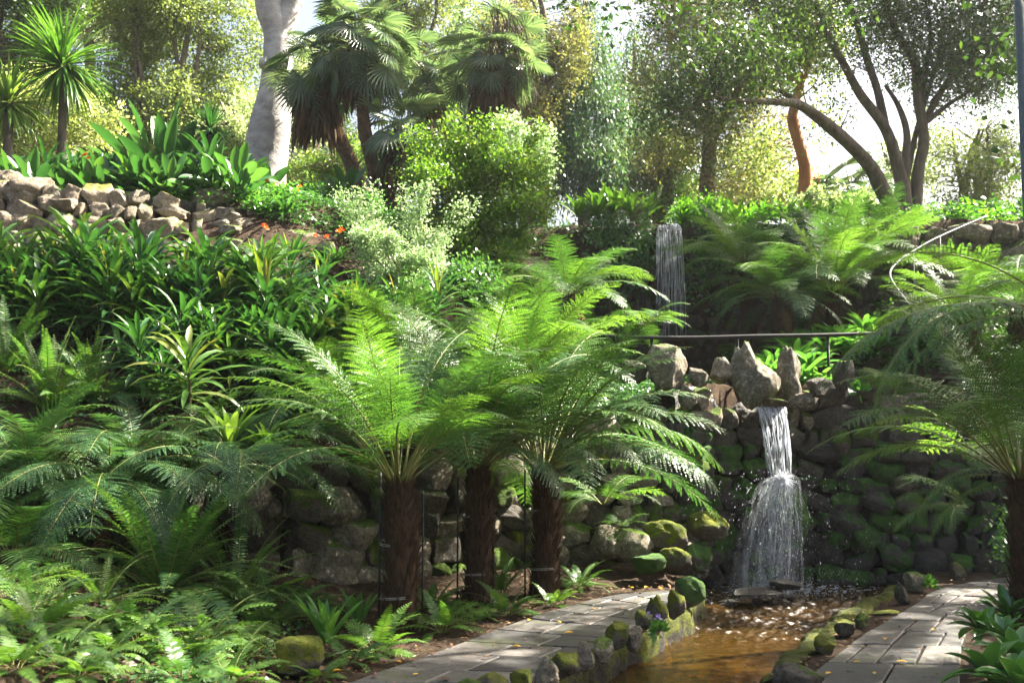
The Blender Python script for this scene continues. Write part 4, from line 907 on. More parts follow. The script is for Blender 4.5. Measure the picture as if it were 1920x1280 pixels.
small_fern(low(175, 1180, 6.7), .55, "low lacy fern with pale sunlit tips at the bottom left", 39, ('lace',), 14, .0, .8)
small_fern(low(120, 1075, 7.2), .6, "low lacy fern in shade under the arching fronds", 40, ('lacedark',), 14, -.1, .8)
small_fern(low(385, 1200, 6.5), .60, "dense light green lacy fern spilling down by the mossy block", 41, ('lace', 'swordb'), 34, -.3, 1.0)
small_fern(low(470, 1150, 6.7), .62, "silvery sunlit fern above the mossy block", 42, ('swordb', 'sword', 'lace'), 24, -.4, .9)
small_fern(low(20, 1110, 6.8), .5, "small bright fern at the bottom left edge", 43, ('small',), 12, .0, .9)
small_fern(onground(705, 1170, 7.3), .42, "bright lacy fern at the foot of the nearest trunk, left side", 44, ('lace', 'small'), 16, .2, 1.3)
small_fern(onground(830, 1150, 8.0), .42, "bright lacy fern just right of the nearest trunk", 45, ('lace', 'small'), 18, .1, 1.3)
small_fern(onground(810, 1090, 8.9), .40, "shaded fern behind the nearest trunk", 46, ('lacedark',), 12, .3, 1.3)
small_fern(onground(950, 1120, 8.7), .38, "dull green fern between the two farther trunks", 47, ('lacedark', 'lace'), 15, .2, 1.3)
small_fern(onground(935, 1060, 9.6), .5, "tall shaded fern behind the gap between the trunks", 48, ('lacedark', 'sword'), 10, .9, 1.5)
small_fern(onground(1035, 1110, 9.2), .32, "small fern at the foot of the right-hand trunk", 49, ('lace',), 12, .2, 1.2)
small_fern(onground(1085, 1065, 10.1), .42, "neat dark green fern beside the rock bank", 50, ('sword', 'lacedark'), 20, .1, 1.1)
small_fern(onground(895, 1130, 8.6), .28, "tiny fern left of the gap between the trunks", 51, ('lace',), 9, .2, 1.2)
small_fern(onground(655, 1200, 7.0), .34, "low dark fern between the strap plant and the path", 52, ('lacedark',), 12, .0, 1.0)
small_fern(P(1165, 985, 10.75), .3, "little fern growing from a crack in the rock bank", 53, ('smalldark',), 8, .0, .9)
small_fern(P(1815, 950, 9.9), .8, "fern hanging on the dark wall behind the right-hand tree fern", 54, ('A', 'smalldark'), 8, .1, 1.0, azr=(2.6, 4.4))
for k, (px, py, Yd) in enumerate([(1130, 945, 10.5), (1060, 640, 12.6), (1210, 610, 12.9), (1830, 860, 8.6)]):
    small_fern(P(px, py, Yd), .7, ["bright fern arching over the rock bank", "low fern under the pale tree fern", "small fern by the foot of the upper waterfall", "bright fern behind the right-hand tree fern trunk"][k], 60 + k, ('small', 'A'), 12, .0, 1.1)

for k, (px, py, Yd, L_, st_, lb) in enumerate([(60, 1190, 6.5, .5, 'lace', "lacy fern left of the pale-tipped one"), (260, 1205, 6.4, .5, 'lacedark', "shaded lacy fern above the smooth pale rock"), (330, 1230, 6.2, .45, 'lace', "light green fern spilling over the smooth pale rock"),
        (120, 1000, 7.6, .9, 'cycadblue', "feathery fern between the two large left ferns"), (520, 1080, 7.8, .7, 'sword', "sword fern at the foot of the shaded garden wall"), (300, 760, 9.7, .6, 'smalldark', "fern under the strap-leaved plants at the left"),
        (380, 800, 9.4, .7, 'A', "fern beside the bright broad-leaved fern"), (520, 780, 9.9, .7, 'A', "fern on the bank behind the darker broad-leaved fern"), (250, 860, 8.8, .8, 'cycadblue', "arching fern on the bank above the sword ferns"), (560, 1010, 8.3, .45, 'smalldark', "dark little fern against the garden wall"),
        (20, 1040, 7.0, .8, 'cycad', "arching fern low at the left edge"), (450, 1235, 6.3, .4, 'swordb', "lacy fern touching the square mossy block"), (190, 1130, 7.0, .6, 'swordb', "shaded fern between the sword fern and the lacy one")]):
    small_fern(low(px, py, Yd), L_, lb, 100 + k, (st_,), 18, .0, 1.1, deadn=1 if k % 3 == 0 else 0)
for k, (px, py, L_, st_, lb) in enumerate([(30, 1255, .4, 'lace', "lacy fern between the rocks of the bottom left corner"), (110, 1240, .45, 'sword', "sword fern at the bottom edge left of the smooth pale rock"), (150, 1270, .35, 'lace', "light fern at the bottom edge against the smooth pale rock"),
        (340, 1275, .42, 'lacedark', "fern at the bottom edge right of the smooth pale rock"), (430, 1280, .4, 'lace', "fern at the bottom edge below the square mossy block"), (600, 1275, .22, 'lace', "tiny fern in front of the square mossy block"), (200, 1230, .4, 'lace', "light lacy fern above the smooth pale rock"), (60, 1150, .55, 'sword', "sword fern low at the left edge in patchy shade")]):
    small_fern(at(px, py), L_, lb, 130 + k, (st_,), 16, .0, 1.1, deadn=1)
# ------------------------------------------------------------ strap-leaved plants
def strap_mesh(rng, mat, n, L, W, h, e=(1.4, -.2), drop=.9, segs=5, stem=True, newtop=None, name="foliage", fold=.25, p=1.3, seg_twist=.3):
    b = MB(); k = np.arange(n); u = k / max(n - 1, 1); az = k * 2.39996 + rng.uniform(-.3, .3, n)
    e0 = e[0] + (e[1] - e[0]) * (1 - u) ** .8 * 1.0 if False else e[1] + (e[0] - e[1]) * u ** .7 + rng.uniform(-.12, .12, n)
    zb = h * (.35 + .65 * u) if stem else np.zeros(n)
    base = np.stack([np.cos(az) * .012, np.sin(az) * .012, zb], -1)
    mi = 0
    Ls = L * rng.uniform(.75, 1.1, n) * (1 - .3 * u ** 3)
    if newtop:
        s = u > newtop
        blades(b, base[~s], az[~s], e0[~s], e0[~s] - drop * rng.uniform(.6, 1.4, (~s).sum()), Ls[~s], W, segs, p, fold, twist=rng.uniform(-seg_twist, seg_twist, (~s).sum()))
        blades(b, base[s], az[s], np.full(s.sum(), 1.4), np.full(s.sum(), 1.2), Ls[s] * .8, W * .8, segs, p, fold, m=1)
    else:
        blades(b, base, az, e0, e0 - drop * rng.uniform(.6, 1.4, n), Ls, W, segs, p, fold, twist=rng.uniform(-seg_twist, seg_twist, n))
    return b.mesh(name, [M[mat], M['cordy_new']])
def stem_mesh(h, r=.012, name="stem"):
    b = MB(); add_tube(b, [[0, 0, -.1], [.01, .005, h * .5], [0, 0, h]], [r, r * .9, r * .7], 6); return b.mesh(name, M['stem'])
rc = np.random.RandomState(77)
CORD = [strap_mesh(rc, ('cordy', 'cordy', 'cordy_light', 'cordy', 'ivy', 'cordy_light')[j], (34, 30, 24, 38, 28, 32)[j], (.50, .55, .42, .46, .58, .50)[j], (.050, .045, .055, .042, .05, .05)[j], .50, (1.3, -.1), 1.0, newtop=.9 if j == 1 else None) for j in range(6)]; CST = stem_mesh(.5)
gl_ = "broad strap-leaved plants massed on the left bank"; lb_ = "dark green strap-leaved plant in the crowd on the left bank"
def plant(name, meshes, pos, rz, s, label, cat, group=None, parts=("foliage",), tilt=(0, 0)):
    root = empty(name, pos, rz, s, label=label, cat=cat, group=group)
    for pn, me in zip(parts, meshes): ob(pn, me, root, (0, 0, 0), (tilt[0], tilt[1], 0))
    return root
ORD = ["first", "second", "third", "fourth", "fifth", "sixth", "seventh", "eighth", "ninth", "tenth", "eleventh", "twelfth", "thirteenth", "fourteenth", "fifteenth", "sixteenth", "seventeenth", "eighteenth"]
rows_ = ["back row below the stones", "second row from the back", "third row from the back", "fourth row from the back", "middle row", "sixth row from the back", "third row from the front", "second row from the front", "front row above the ferns"]
for ri, py in enumerate((512, 525, 545, 560, 595, 630, 670, 715, 765)):
    q_ = 0
    for px in np.arange(-204, 690, 58):
        px_ = px + rc.uniform(-26, 26); py_ = py + rc.uniform(-14, 14)
        if px_ < 250 and py_ > 660: continue
        if py_ > 740 and px_ > 420: continue
        if px_ > 380 and py_ < 520 : continue
        Yd = np.interp(py_, [460, 560, 700, 800], [11.9, 11.1, 10.2, 9.4]); x = (px_ - 960) / F * Yd
        p_ = np.array([x, Yd, float(H(x, Yd))]); s = rc.uniform(.85, 1.5) * (1.0 if ri < 6 else .85)
        plant("strap_leaved_plant", [CORD[rc.randint(6)], CST], p_, rc.rand() * 6.28, s, "strap-leaved plant on the left bank, " + rows_[ri] + ", " + ORD[q_] + " from left", "strap plant", gl_, ("foliage", "stem"), (rc.uniform(-.2, .2), rc.uniform(-.2, .2))); q_ += 1
for px, py, Yd, lb in [(345, 560, 10.9, "strap-leaved plant with an upright reddish new shoot, topmost of the bank"), (480, 540, 11.6, "strap-leaved plant with a yellow-red new shoot beside the stones"), (545, 520, 12.0, "strap-leaved plant with an orange new shoot near the stones"),
                       (745, 600, 11.6, "strap-leaved plant with yellow-bronze shoots in front of the pale bush"), (820, 580, 11.8, "strap-leaved plant with dark bronze shoots right of the yellow ones"), (600, 560, 12.0, "strap-leaved plant with bronze shoot between the stones and the pale bush")]:
    plant("strap_leaved_plant", [CORD[1], CST], P(px, py, Yd) - [0, 0, .35], rc.rand() * 6, 1.15, lb, "strap plant", None, ("foliage", "stem"))
# bird's nest / broad straps
BN = [strap_mesh(rc, 'fern_bright', 18, .62, .10, 0, (1.45, .6), .7, 7, False, fold=.15, p=1.8) for _ in range(2)]
ASP = strap_mesh(rc, 'hosta', 15, .5, .062, 0, (1.5, .9), .5, 7, False, fold=.2, p=2)
LUSH = [strap_mesh(rc, 'lush', 26, .62, .055, 0, (1.5, .3), .9, 6, False, fold=.3) for _ in range(3)]
HOS = [strap_mesh(rc, 'hosta', 22, .42, .075, 0, (1.3, .1), .9, 6, False, fold=.3) for _ in range(3)]
CLI = [strap_mesh(rc, 'ivy', 24, .42, .035, 0, (1.4, .1), 1.2, 6, False, fold=.3) for _ in range(2)]
plant("birds_nest_fern", [BN[0]], P(430, 835, 9.0), 0, .75, "bird's nest fern with bright broad leaves below the strap-leaved bank", "fern")
plant("birds_nest_fern", [BN[1]], P(500, 845, 9.2), 2, .55, "darker bird's nest fern behind the bright broad-leaved one", "fern")
plant("strap_fern", [ASP], onground(612, 1165, 7.6), .5, .85, "upright blue-green strap fern left of the nearest trunk", "fern")
plant("strap_fern", [ASP], onground(672, 1150, 8.2), 2.5, .7, "darker strap fern close behind the nearest trunk's left stake", "fern")
k = 0
for px, py, Yd, s in [(1085, 408, 16.7, .8), (1120, 405, 16.6, .95), (1150, 402, 16.8, 1.0), (1185, 402, 16.6, .8), (1215, 404, 16.9, .75)]:
    plant("birds_nest_fern", [BN[k % 2]], P(px, py, Yd), k * 1.3, s, ["leftmost", "second from left", "largest, middle", "fourth from left", "rightmost"][k] + " broad-leaved fern on the dark wall left of the upper waterfall", "fern"); k += 1
gl_ = "backlit strap plants along the top of the upper terrace"
for q_, px in enumerate(np.arange(1285, 1700, 24)):
    Yd = 17.3 + rc.uniform(-.2, .6); plant("strap_plant", [LUSH[rc.randint(3)]], P(px + rc.uniform(-8, 8), 412 + rc.uniform(-6, 10), Yd), rc.rand() * 6, rc.uniform(.65, 1.0), ORD[q_] + " from left of the backlit strap plants along the upper terrace edge", "strap plant", gl_)
gl_ = "broad-leaved plants behind the lower handrail"
for q_, (px, py, Yd) in enumerate(sorted([(1455, 690, 13.2), (1490, 675, 13.6), (1520, 690, 12.9), (1545, 665, 13.8), (1580, 660, 13.8), (1610, 655, 13.6), (1500, 715, 12.6), (1530, 720, 12.5), (1650, 650, 13.4), (1570, 640, 14.2), (1620, 625, 14.4), (1480, 650, 14.2), (1530, 640, 14.4), (1440, 700, 12.9)])):
    plant("broad_leaved_plant", [HOS[rc.randint(3)]], P(px, py, Yd), rc.rand() * 6, rc.uniform(.9, 1.25), ORD[q_] + " from left of the fresh green plants behind the handrail above the waterfall", "plant", gl_)
# orange flowers on strap clumps
def flower_mesh(mat, n, r, rng, name="flower"):
    b = MB(); d = nrm(rng.randn(n, 3) + [0, 0, 1.2]); kites(b, d * r * .25, d, rng.randn(n, 3), r, r * .4, 0, .2); return b.mesh(name, M[mat], False)
FL = flower_mesh('orange', 20, .045, rc)
k = 0
cl = ["by the grey tree trunk", "just right of the grey tree trunk", "left of the pale bush, lowest on the slope", "between the grey stones of the slope", "beside the dry steps", "under the strap plants at the stones' right end", "left of the big-leaved plant", "behind the orange blooms near the palms"]
for px, py, Yd, fl in [(510, 395, 15.0, 1), (548, 405, 14.8, 1), (632, 490, 13.4, 1), (560, 480, 13.3, 0), (490, 480, 13.2, 1), (610, 500, 13.2, 1), (165, 345, 14.5, 1), (590, 410, 15.0, 0)]:
    o = plant("clivia", [CLI[k % 2]], P(px, py, Yd), k, 1.0, ("orange-flowered strap clump " if fl else "dark strap clump ") + cl[k], "flowering plant" if fl else "strap plant")
    if fl:
        for q in range(2): ob("flower", FL, o, (rc.uniform(-.15, .15), rc.uniform(-.15, .05), .36 + .04 * q), (0, 0, q))
    k += 1
# fill of lesser strap clumps on the slope
for k in range(34):
    px = rc.uniform(100, 1040); Yd = rc.uniform(14.0, 16.5); x = (px - 960) / F * Yd
    plant("strap_clump", [CLI[k % 2]], (x, Yd, float(H(x, Yd))), rc.rand() * 6, rc.uniform(.8, 1.3), "dark green strap clump on the upper slope", "strap plant", "strap clumps scattered on the upper slope")
# big spiky cabbage-tree rosettes
def rosette(n, L, W, rng, mat='spiky', e=(1.5, -.95), drop=.55):
    b = MB(); az = rng.rand(n) * 6.28; u = rng.rand(n); e0 = e[1] + (e[0] - e[1]) * u; az = az
    base = np.stack([np.cos(az) * .04 * np.cos(e0), np.sin(az) * .04 * np.cos(e0), .05 + .12 * u], -1)
    blades(b, base, az, e0, e0 - drop * rng.uniform(.3, 1.6, n), L * rng.uniform(.75, 1.05, n), W, 5, 1.6, .2, prof=[.5, .9, 1, .85, .5, .03]); return b.mesh("leaf_rosette", [M[mat]])
def spiky(px, py, Yd, L, n, label, seed, base_py, mat='spiky', W=.045):
    rng = np.random.RandomState(seed); c = P(px, py, Yd); zb = float(H(c[0], Yd)) - .1; root = empty("cabbage_tree", (c[0], c[1], zb), label=label, cat="cabbage tree")
    b = MB(); add_tube(b, [[0, 0, 0], [.03, 0, (c[2] - zb) * .5], [0, 0, c[2] - zb]], [.10, .075, .06], 10, lump=.1, rng=rng); ob("trunk", b.mesh("trunk", M['bark']), root)
    ob("leaf_rosette", rosette(n, L, W, rng, mat), root, (0, 0, c[2] - zb))
spiky(118, 135, 16.0, 1.05, 300, "tall spiky cabbage tree with a round head of thin leaves at the upper left", 3, 240)
spiky(15, 205, 15.5, .8, 160, "shorter spiky cabbage tree cut by the left edge", 4, 300)
spiky(395, 255, 15.2, .42, 110, "small dark green cabbage tree right of the big-leaved plant", 5, 330, 'cordy', .035)
# paddle-leaved plant
def paddle_mesh(rng, n, L, W, pet, emin=.5, emax=1.5, mat='paddle'):
    b = MB(); az = np.arange(n) * 2.4 + rng.uniform(-.2, .2, n); e = emax - (emax - emin) * np.arange(n) / n + rng.uniform(-.08, .08, n)
    pl = pet * rng.uniform(.7, 1.1, n)
    sp1 = blades(b, np.zeros((n, 3)), az, e, e - .1, pl, .045, 4, 1, .8, prof=[1, .8, .7, .6, .5])
    tip = sp1[:, -1]
    blades(b, tip, az, e - .1, e - rng.uniform(.3, .8, n), L * rng.uniform(.8, 1.1, n), W, 8, 1.5, .28, prof=[.12, .6, .9, 1, 1, .95, .8, .5, .03], twist=rng.uniform(-.7, .7, n)); return b.mesh("foliage", [M[mat]])
plant("bird_of_paradise", [paddle_mesh(rc, 18, .8, .21, .85, .75)], onground(305, 345, 15.3), 0, 1.0, "big paddle-leaved plant standing tall on the upper left slope", "paddle-leaved plant")
gl_ = "paddle-leaved plants filling the upper left bed"
PD = [paddle_mesh(rc, 14, .30, .10, .28, .2, 1.45, m_) for m_ in ('paddle', 'ivy', 'cordy', 'paddle')] + [CORD[0], CLI[0]]
for k in range(84):
    px = rc.uniform(-30, 460); Yd = rc.uniform(14.2, 15.6); x = (px - 960) / F * Yd
    plant("leafy_bed_plant", [PD[rc.randint(6)]], (x, Yd, float(H(x, Yd))), rc.rand() * 6, rc.uniform(.8, 1.6), "green leafy plant in the mixed planting of the upper left bed", "plant", gl_)
for px, py, Yd, s, lb in [(500, 345, 15.6, 1.3, "paddle-leaved plant in front of the grey tree trunk"), (650, 350, 16.4, 1.3, "paddle-leaved plant between the grey trunk and the palms")]:
    plant("paddle_plant", [PD[0]], P(px, py, Yd) - [0, 0, .3], rc.rand() * 6, s, lb, "plant")
# glossy plants at the bottom right
GLS = [strap_mesh(rc, 'glossy', 18, .30, .085, 0, (1.4, .0), .9, 6, False, fold=.25) for _ in range(3)]
k = 0
for px, py, Yd, s in [(1850, 1265, 5.6, .95), (1905, 1235, 5.9, .9), (1840, 1180, 6.6, .8), (1890, 1155, 6.9, .9), (1915, 1290, 5.4, 1.0), (1880, 1195, 6.3, .7)]:
    plant("glossy_plant", [GLS[k % 3]], P(px, py, Yd) , k, s, ["glossy broad-leaved plant nearest the bottom right corner of the path", "glossy plant at the right edge above the corner one", "glossy plant poking over the right path's edge", "glossy plant below the right-hand tree fern trunk", "glossy plant cut by the bottom right corner", "small glossy plant in the middle of the bottom right bed"][k], "plant"); k += 1
# small edging plants
pf_ = plant("violet_plant", [flower_mesh('hosta', 40, .09, rc, "foliage")], Gz(1235, 1185, .07), 0, 1.0, "small purple-flowered plant on the mossy pool kerb", "flowering plant"); ob("flower", flower_mesh('purple', 14, .035, rc), pf_, (0.0, 0, .1)); ob("flower", flower_mesh('purple', 12, .03, rc), pf_, (-.06, .02, .12))
plant("small_leafy_plant", [flower_mesh('hosta', 40, .12, rc, "foliage")], P(1612, 735, 11.45), 0, 1.0, "small light green plant rooted in the top of the waterfall wall", "plant")
plant("small_leafy_plant", [flower_mesh('hosta', 50, .10, rc, "foliage")], P(1740, 1098, 9.9), 0, 1.0, "low green plant beside the pale pitted edging rock", "plant")

# ============================================================ palms
def palm(px, py, Yd, Lp, Rf, label, seed, trunk, nf=26, skirt=0, emin=-.75, emax=1.45, tr=.1, mat='palm', skirt_len=1.0, stems=False):
    rng = np.random.RandomState(seed); c = P(px, py, Yd); tp_ = [P(a, b_, d_) for a, b_, d_ in trunk] + [c]
    base = tp_[0].copy(); base[2] = min(base[2], float(H(base[0], base[1]))) - .05; tp_[0] = base
    root = empty("fan_palm", base, label=label, cat="palm")
    b = MB(); pts = np.array(tp_) - base; add_tube(b, pts, np.linspace(tr * 1.15, tr * .8, len(pts)), 14, lump=.14, rng=rng, n=10)
    sp_, rr = smooth_line(pts, np.full(len(pts), tr), 10); n_ = 260; ii = rng.randint(len(sp_), size=n_); a = rng.rand(n_) * 6.28
    blades(b, sp_[ii] + np.stack([np.cos(a), np.sin(a), 0 * a], -1) * tr * .8, a, 1.2, .6, .1, .03, 2, 1, .4, prof=[1, .7, .1])
    ob("trunk", b.mesh("trunk", M['bark_palm']), root)
    protos = [fan_leaf(rng, mat, Lp * rng.uniform(.7, 1.2), e, Rf * rng.uniform(.8, 1.1), 24, rng.uniform(-.7, -.1), rng.uniform(.3, 1.0)) for e in (1.3, .9, .5, .1, -.4, -.8)]
    es = (1.3, .9, .5, .1, -.4, -.8); cc = c - base
    for k in range(nf):
        e = emax - (emax - emin) * (k + .5) / nf; j = min(range(6), key=lambda q: abs(es[q] - e))
        ob("frond", protos[j], root, cc + [0, 0, -.15 * k / nf], (rng.uniform(-.6, .6), es[j] - e + rng.uniform(-.2, .2), k * 2.4 + rng.uniform(-.3, .3)), rng.uniform(.75, 1.1))
    if skirt:
        b = MB(); n_ = skirt; a = rng.rand(n_) * 6.28; z = -rng.rand(n_) * skirt_len * .75 - .1; rr = tr * rng.uniform(.6, 2.2, n_)
        blades(b, cc + np.stack([np.cos(a) * rr, np.sin(a) * rr, z], -1), a, -.7, -1.5, rng.uniform(.25, .6, n_) * skirt_len, .06, 4, .5, .5, twist=rng.uniform(-1.5, 1.5, n_)); ob("dead_leaf_skirt", b.mesh("dead_leaf_skirt", M['palm_dead']), root)
    if stems:
        b = MB()
        for k in range(60):
            s0 = cc + [rng.uniform(-.1, .4), rng.uniform(-.4, 0), rng.uniform(.2, 1.2)]; w_ = [s0]
            for q in range(6): w_.append(w_[-1] + [rng.uniform(-.08, .14), rng.uniform(-.08, .05), -rng.uniform(.1, .32)])
            add_tube(b, w_, np.linspace(.012, .004, 7), 4, n=2)
        ob("dry_fruit_stalk", b.mesh("dry_fruit_stalk", M['twig']), root)
    return root
palm(672, 85, 16.8, .72, .50, "largest fan palm with a dense round head above the yellow-green bush", 1, [(725, 400, 16.8), (700, 320, 16.8), (684, 240, 16.8), (676, 150, 16.8)], 66, 200, tr=.11, skirt_len=.9)
palm(600, 130, 17.6, .6, .48, "fan palm with a thick brown skirt of dead leaves beside the grey trunk", 2, [(700, 400, 17.4), (660, 310, 17.5), (618, 220, 17.6)], 36, 500, tr=.13, skirt_len=1.15)
palm(925, 110, 17.6, .7, .5, "fan palm with dry hanging fruit stalks and a brown skirt right of the largest palm", 3, [(850, 420, 17.6), (882, 310, 17.6), (900, 220, 17.6)], 44, 420, tr=.13, skirt_len=1.1, stems=True)
palm(750, 245, 16.6, .45, .45, "small fan palm on a leaning trunk between the two big palms", 4, [(738, 400, 16.6), (745, 330, 16.6)], 24, 80, tr=.11, emin=-.6)
palm(800, 140, 18.6, .6, .55, "fan palm partly hidden behind the largest one", 5, [(800, 400, 18.6), (800, 260, 18.6)], 24, 60, tr=.12)
palm(1600, 365, 20.5, .6, .6, "pale backlit fan palm low behind the upper terrace", 6, [(1600, 420, 20.5), (1600, 390, 20.5)], 16, 0, tr=.12, emin=0)

# ============================================================ trees and shrubs
def crown_mesh(name, blobs, n, size, mat, rng, clump=.28, per=26, aspect=.5, droopdir=None, flat=.0, twigs=None):
    """blobs: (center, (rx,ry,rz), weight).  leaves gather in clumps through the crown's volume"""
    b = MB(); w_ = np.array([bl[2] * bl[1][0] * bl[1][1] * bl[1][2] for bl in blobs]) ** .8; w_ = w_ / w_.sum(); C = []
    for bl, wk in zip(blobs, w_):
        nc = max(int(n * wk / per), 2); d = nrm(rng.randn(nc, 3)); r = rng.rand(nc) ** (1 / 2.2); C.append(np.array(bl[0]) + d * r[:, None] * np.array(bl[1]))
    C = np.concatenate(C); cs = clump * rng.uniform(.5, 1.5, len(C)); cnt = np.maximum(rng.poisson(per, len(C)), 3)
    idx = np.repeat(np.arange(len(C)), cnt); off = rng.randn(len(idx), 3) * .5
    if droopdir is not None: off = off * np.array([.6, .6, 1.5])
    pos = C[idx] + off * cs[idx][:, None]
    d = rng.randn(len(idx), 3) * .8 + off * .8
    if droopdir is not None: d = d * .45 + np.array(droopdir)
    nr = rng.randn(len(idx), 3) * (1 - flat) + np.array([0, 0, 1.2]) * (flat + .4)
    kites(b, pos, d, nr, size * rng.uniform(.6, 1.25, len(idx)), size * aspect * rng.uniform(.8, 1.2, len(idx)), 0, .12)
    return b, C
def add_twigs(b, limbs, C, rng, frac=.5, r=.012, maxn=400):
    """thin branches from the nearest limb point to leaf clumps"""
    L_ = np.concatenate([smooth_line(p_, np.ones(len(p_)), 6)[0] for p_ in limbs]); sel = rng.permutation(len(C))[:min(int(len(C) * frac), maxn)]
    for c_ in C[sel]:
        d = np.linalg.norm(L_ - c_, axis=1); d2 = d + .6 * np.maximum(L_[:, 2] - c_[2], 0); a = L_[np.argmin(d2)]
        m_ = (a + c_) / 2 + rng.randn(3) * .12 * np.linalg.norm(c_ - a) + [0, 0, .05]; add_tube(b, [a, m_, c_], [r, r * .7, r * .25], 4, m=1, n=3)
def tree(name, base, limbs, blobs, n, size, leafmat, bark, label, cat, seed, clump=.3, per=26, aspect=.5, sides=12, twr=.012, twf=.6, group=None, droop=None, lump=.06, flat=0.0, tmax=400):
    rng = np.random.RandomState(seed); base = np.array(base, float); root = empty(name, base, label=label, cat=cat, group=group)
    for k, (pts, rad) in enumerate(limbs):
        b = MB(); add_tube(b, np.array(pts) - base, rad, sides if k == 0 else 9, lump=lump, rng=rng, n=7); nm = "trunk" if k == 0 else "branch"; ob(nm, b.mesh(nm, M[bark]), root)
    me, C = crown_mesh("crown", [(np.array(c_) - base, r_, w_) for c_, r_, w_ in blobs], n, size, leafmat, rng, clump, per, aspect, droop, flat)
    if twf: add_twigs(me, [np.array(p_) - base for p_, _ in limbs], C, rng, twf, twr, tmax)
    ob("crown", me.mesh("crown", [M[leafmat], M[bark]], smooth=False), root)
    return root
def PX(lst, Yd): return [P(a, b_, Yd if len(c_) == 0 else c_[0]) for a, b_, *c_ in lst]
def blobpx(px, py, rx, ry, Yd, w_=1.0, dep=None):
    k = Yd / F; return (P(px, py, Yd), (rx * k, dep or (rx + ry) / 2 * k, ry * k), w_)
# right multi-stemmed tree
Yt = 17.6
def PT(lst): return [P(a, b_, Yt + c_) for a, b_, c_ in lst]
b0 = P(1702, 452, Yt); b0[2] -= .15
TK = .8
limbs = [(np.vstack([[b0], PT([(1700, 420, 0), (1700, 392, 0)])]), [.38, .33, .27]),
    (PT([(1690, 415, -.1), (1662, 370, -.3), (1630, 310, -.6), (1570, 250, -1.0), (1505, 200, -1.5), (1470, 192, -1.9), (1400, 190, -2.4), (1340, 183, -2.8)]), [.20, .17, .15, .13, .10, .075, .05, .03]),
    (PT([(1505, 200, -1.5), (1480, 180, -1.7), (1450, 165, -1.8), (1420, 150, -2)]), [.07, .05, .04, .02]),
    (PT([(1697, 395, 0), (1688, 330, 0), (1662, 245, -.1), (1615, 180, -.3), (1585, 125, -.5), (1550, 60, -.7), (1520, -20, -.9)]), [.18, .14, .12, .10, .085, .07, .05]),
    (PT([(1660, 240, -.1), (1645, 170, 0), (1625, 110, .1), (1612, 60, .2), (1590, 0, .3), (1575, -60, .3)]), [.10, .09, .08, .075, .06, .04]),
    (PT([(1700, 395, .1), (1697, 320, .1), (1700, 250, .2), (1685, 200, .2), (1660, 160, .3)]), [.14, .10, .08, .06, .04]),
    (PT([(1715, 395, .2), (1722, 320, .2), (1732, 260, .2), (1722, 190, .2), (1716, 120, .2), (1680, 60, .1), (1662, 0, 0), (1655, -60, 0)]), [.17, .13, .12, .11, .10, .085, .07, .05]),
    (PT([(1722, 250, .2), (1760, 180, .3), (1790, 130, .3), (1820, 60, .3), (1850, 0, .3)]), [.09, .075, .06, .05, .03]),
    (PT([(1735, 230, .2), (1780, 195, .4), (1820, 170, .5), (1870, 130, .7)]), [.07, .05, .04, .02]),
    (PT([(1726, 200, .2), (1738, 120, .1), (1745, 60, .1), (1735, 0, 0)]), [.06, .05, .04, .03]),
    (PT([(1700, 330, .3), (1720, 240, .4), (1750, 140, .6), (1770, 60, .8)]), [.07, .06, .05, .03])]
limbs = [(p_, np.array(r_) * (TK if k else .95)) for k, (p_, r_) in enumerate(limbs)]
blobs = [blobpx(a, b_, c_, d_, Yt + e_, w_) for a, b_, c_, d_, e_, w_ in [(1400, 120, 110, 90, -2.3, .8), (1310, 160, 90, 80, -2.6, .8), (1250, 210, 70, 60, -2.6, .5), (1480, 60, 110, 70, -1, .8), (1600, 90, 90, 60, 0, .35), (1560, 190, 40, 60, -.8, .2), (1790, 110, 130, 90, .3, 1.2), (1860, 60, 110, 110, .4, 1.2), (1660, 30, 120, 60, .1, .7),
        (1700, 60, 90, 60, .2, .5), (1880, 165, 60, 36, .6, .7), (1610, -60, 260, 80, -.3, .8), (1850, -80, 160, 90, 0, .9), (1400, -40, 160, 80, -1.5, .8), (1720, 170, 50, 60, .5, .15), (1340, 260, 50, 60, -2.4, .2), (1760, 220, 60, 30, .4, .15)]]
tree("spreading_tree", b0, limbs, blobs, 88000, .07, 'dark_leaf', 'bark', "dark multi-stemmed tree spreading its bare limbs at the upper right", "tree", 5, clump=.27, per=34, aspect=.45, lump=.05, twr=.014, tmax=330)
# orange trunk tree behind
Yo = 19.5; b0 = P(1508, 440, Yo)
tree("orange_barked_tree", b0, [([b0] + PX([(1508, 380), (1510, 320), (1498, 270), (1487, 225), (1492, 190), (1500, 160), (1520, 110), (1530, 40), (1535, -40)], Yo), [.17, .14, .12, .11, .11, .09, .07, .06, .05, .03]),
    (PX([(1500, 165), (1470, 120), (1450, 60)], Yo), [.06, .04, .02])],
    [blobpx(1520, 60, 80, 110, Yo, .6), blobpx(1450, 120, 60, 70, Yo, .5), blobpx(1440, 300, 60, 70, Yo + 1, .4), blobpx(1545, 230, 30, 60, Yo, .2), blobpx(1500, 360, 60, 30, Yo + 1.5, .6)], 7500, .10, 'olive_leaf', 'bark_orange', "crooked orange-barked tree behind the upper terrace", "tree", 6, clump=.3, per=18, twf=.3)
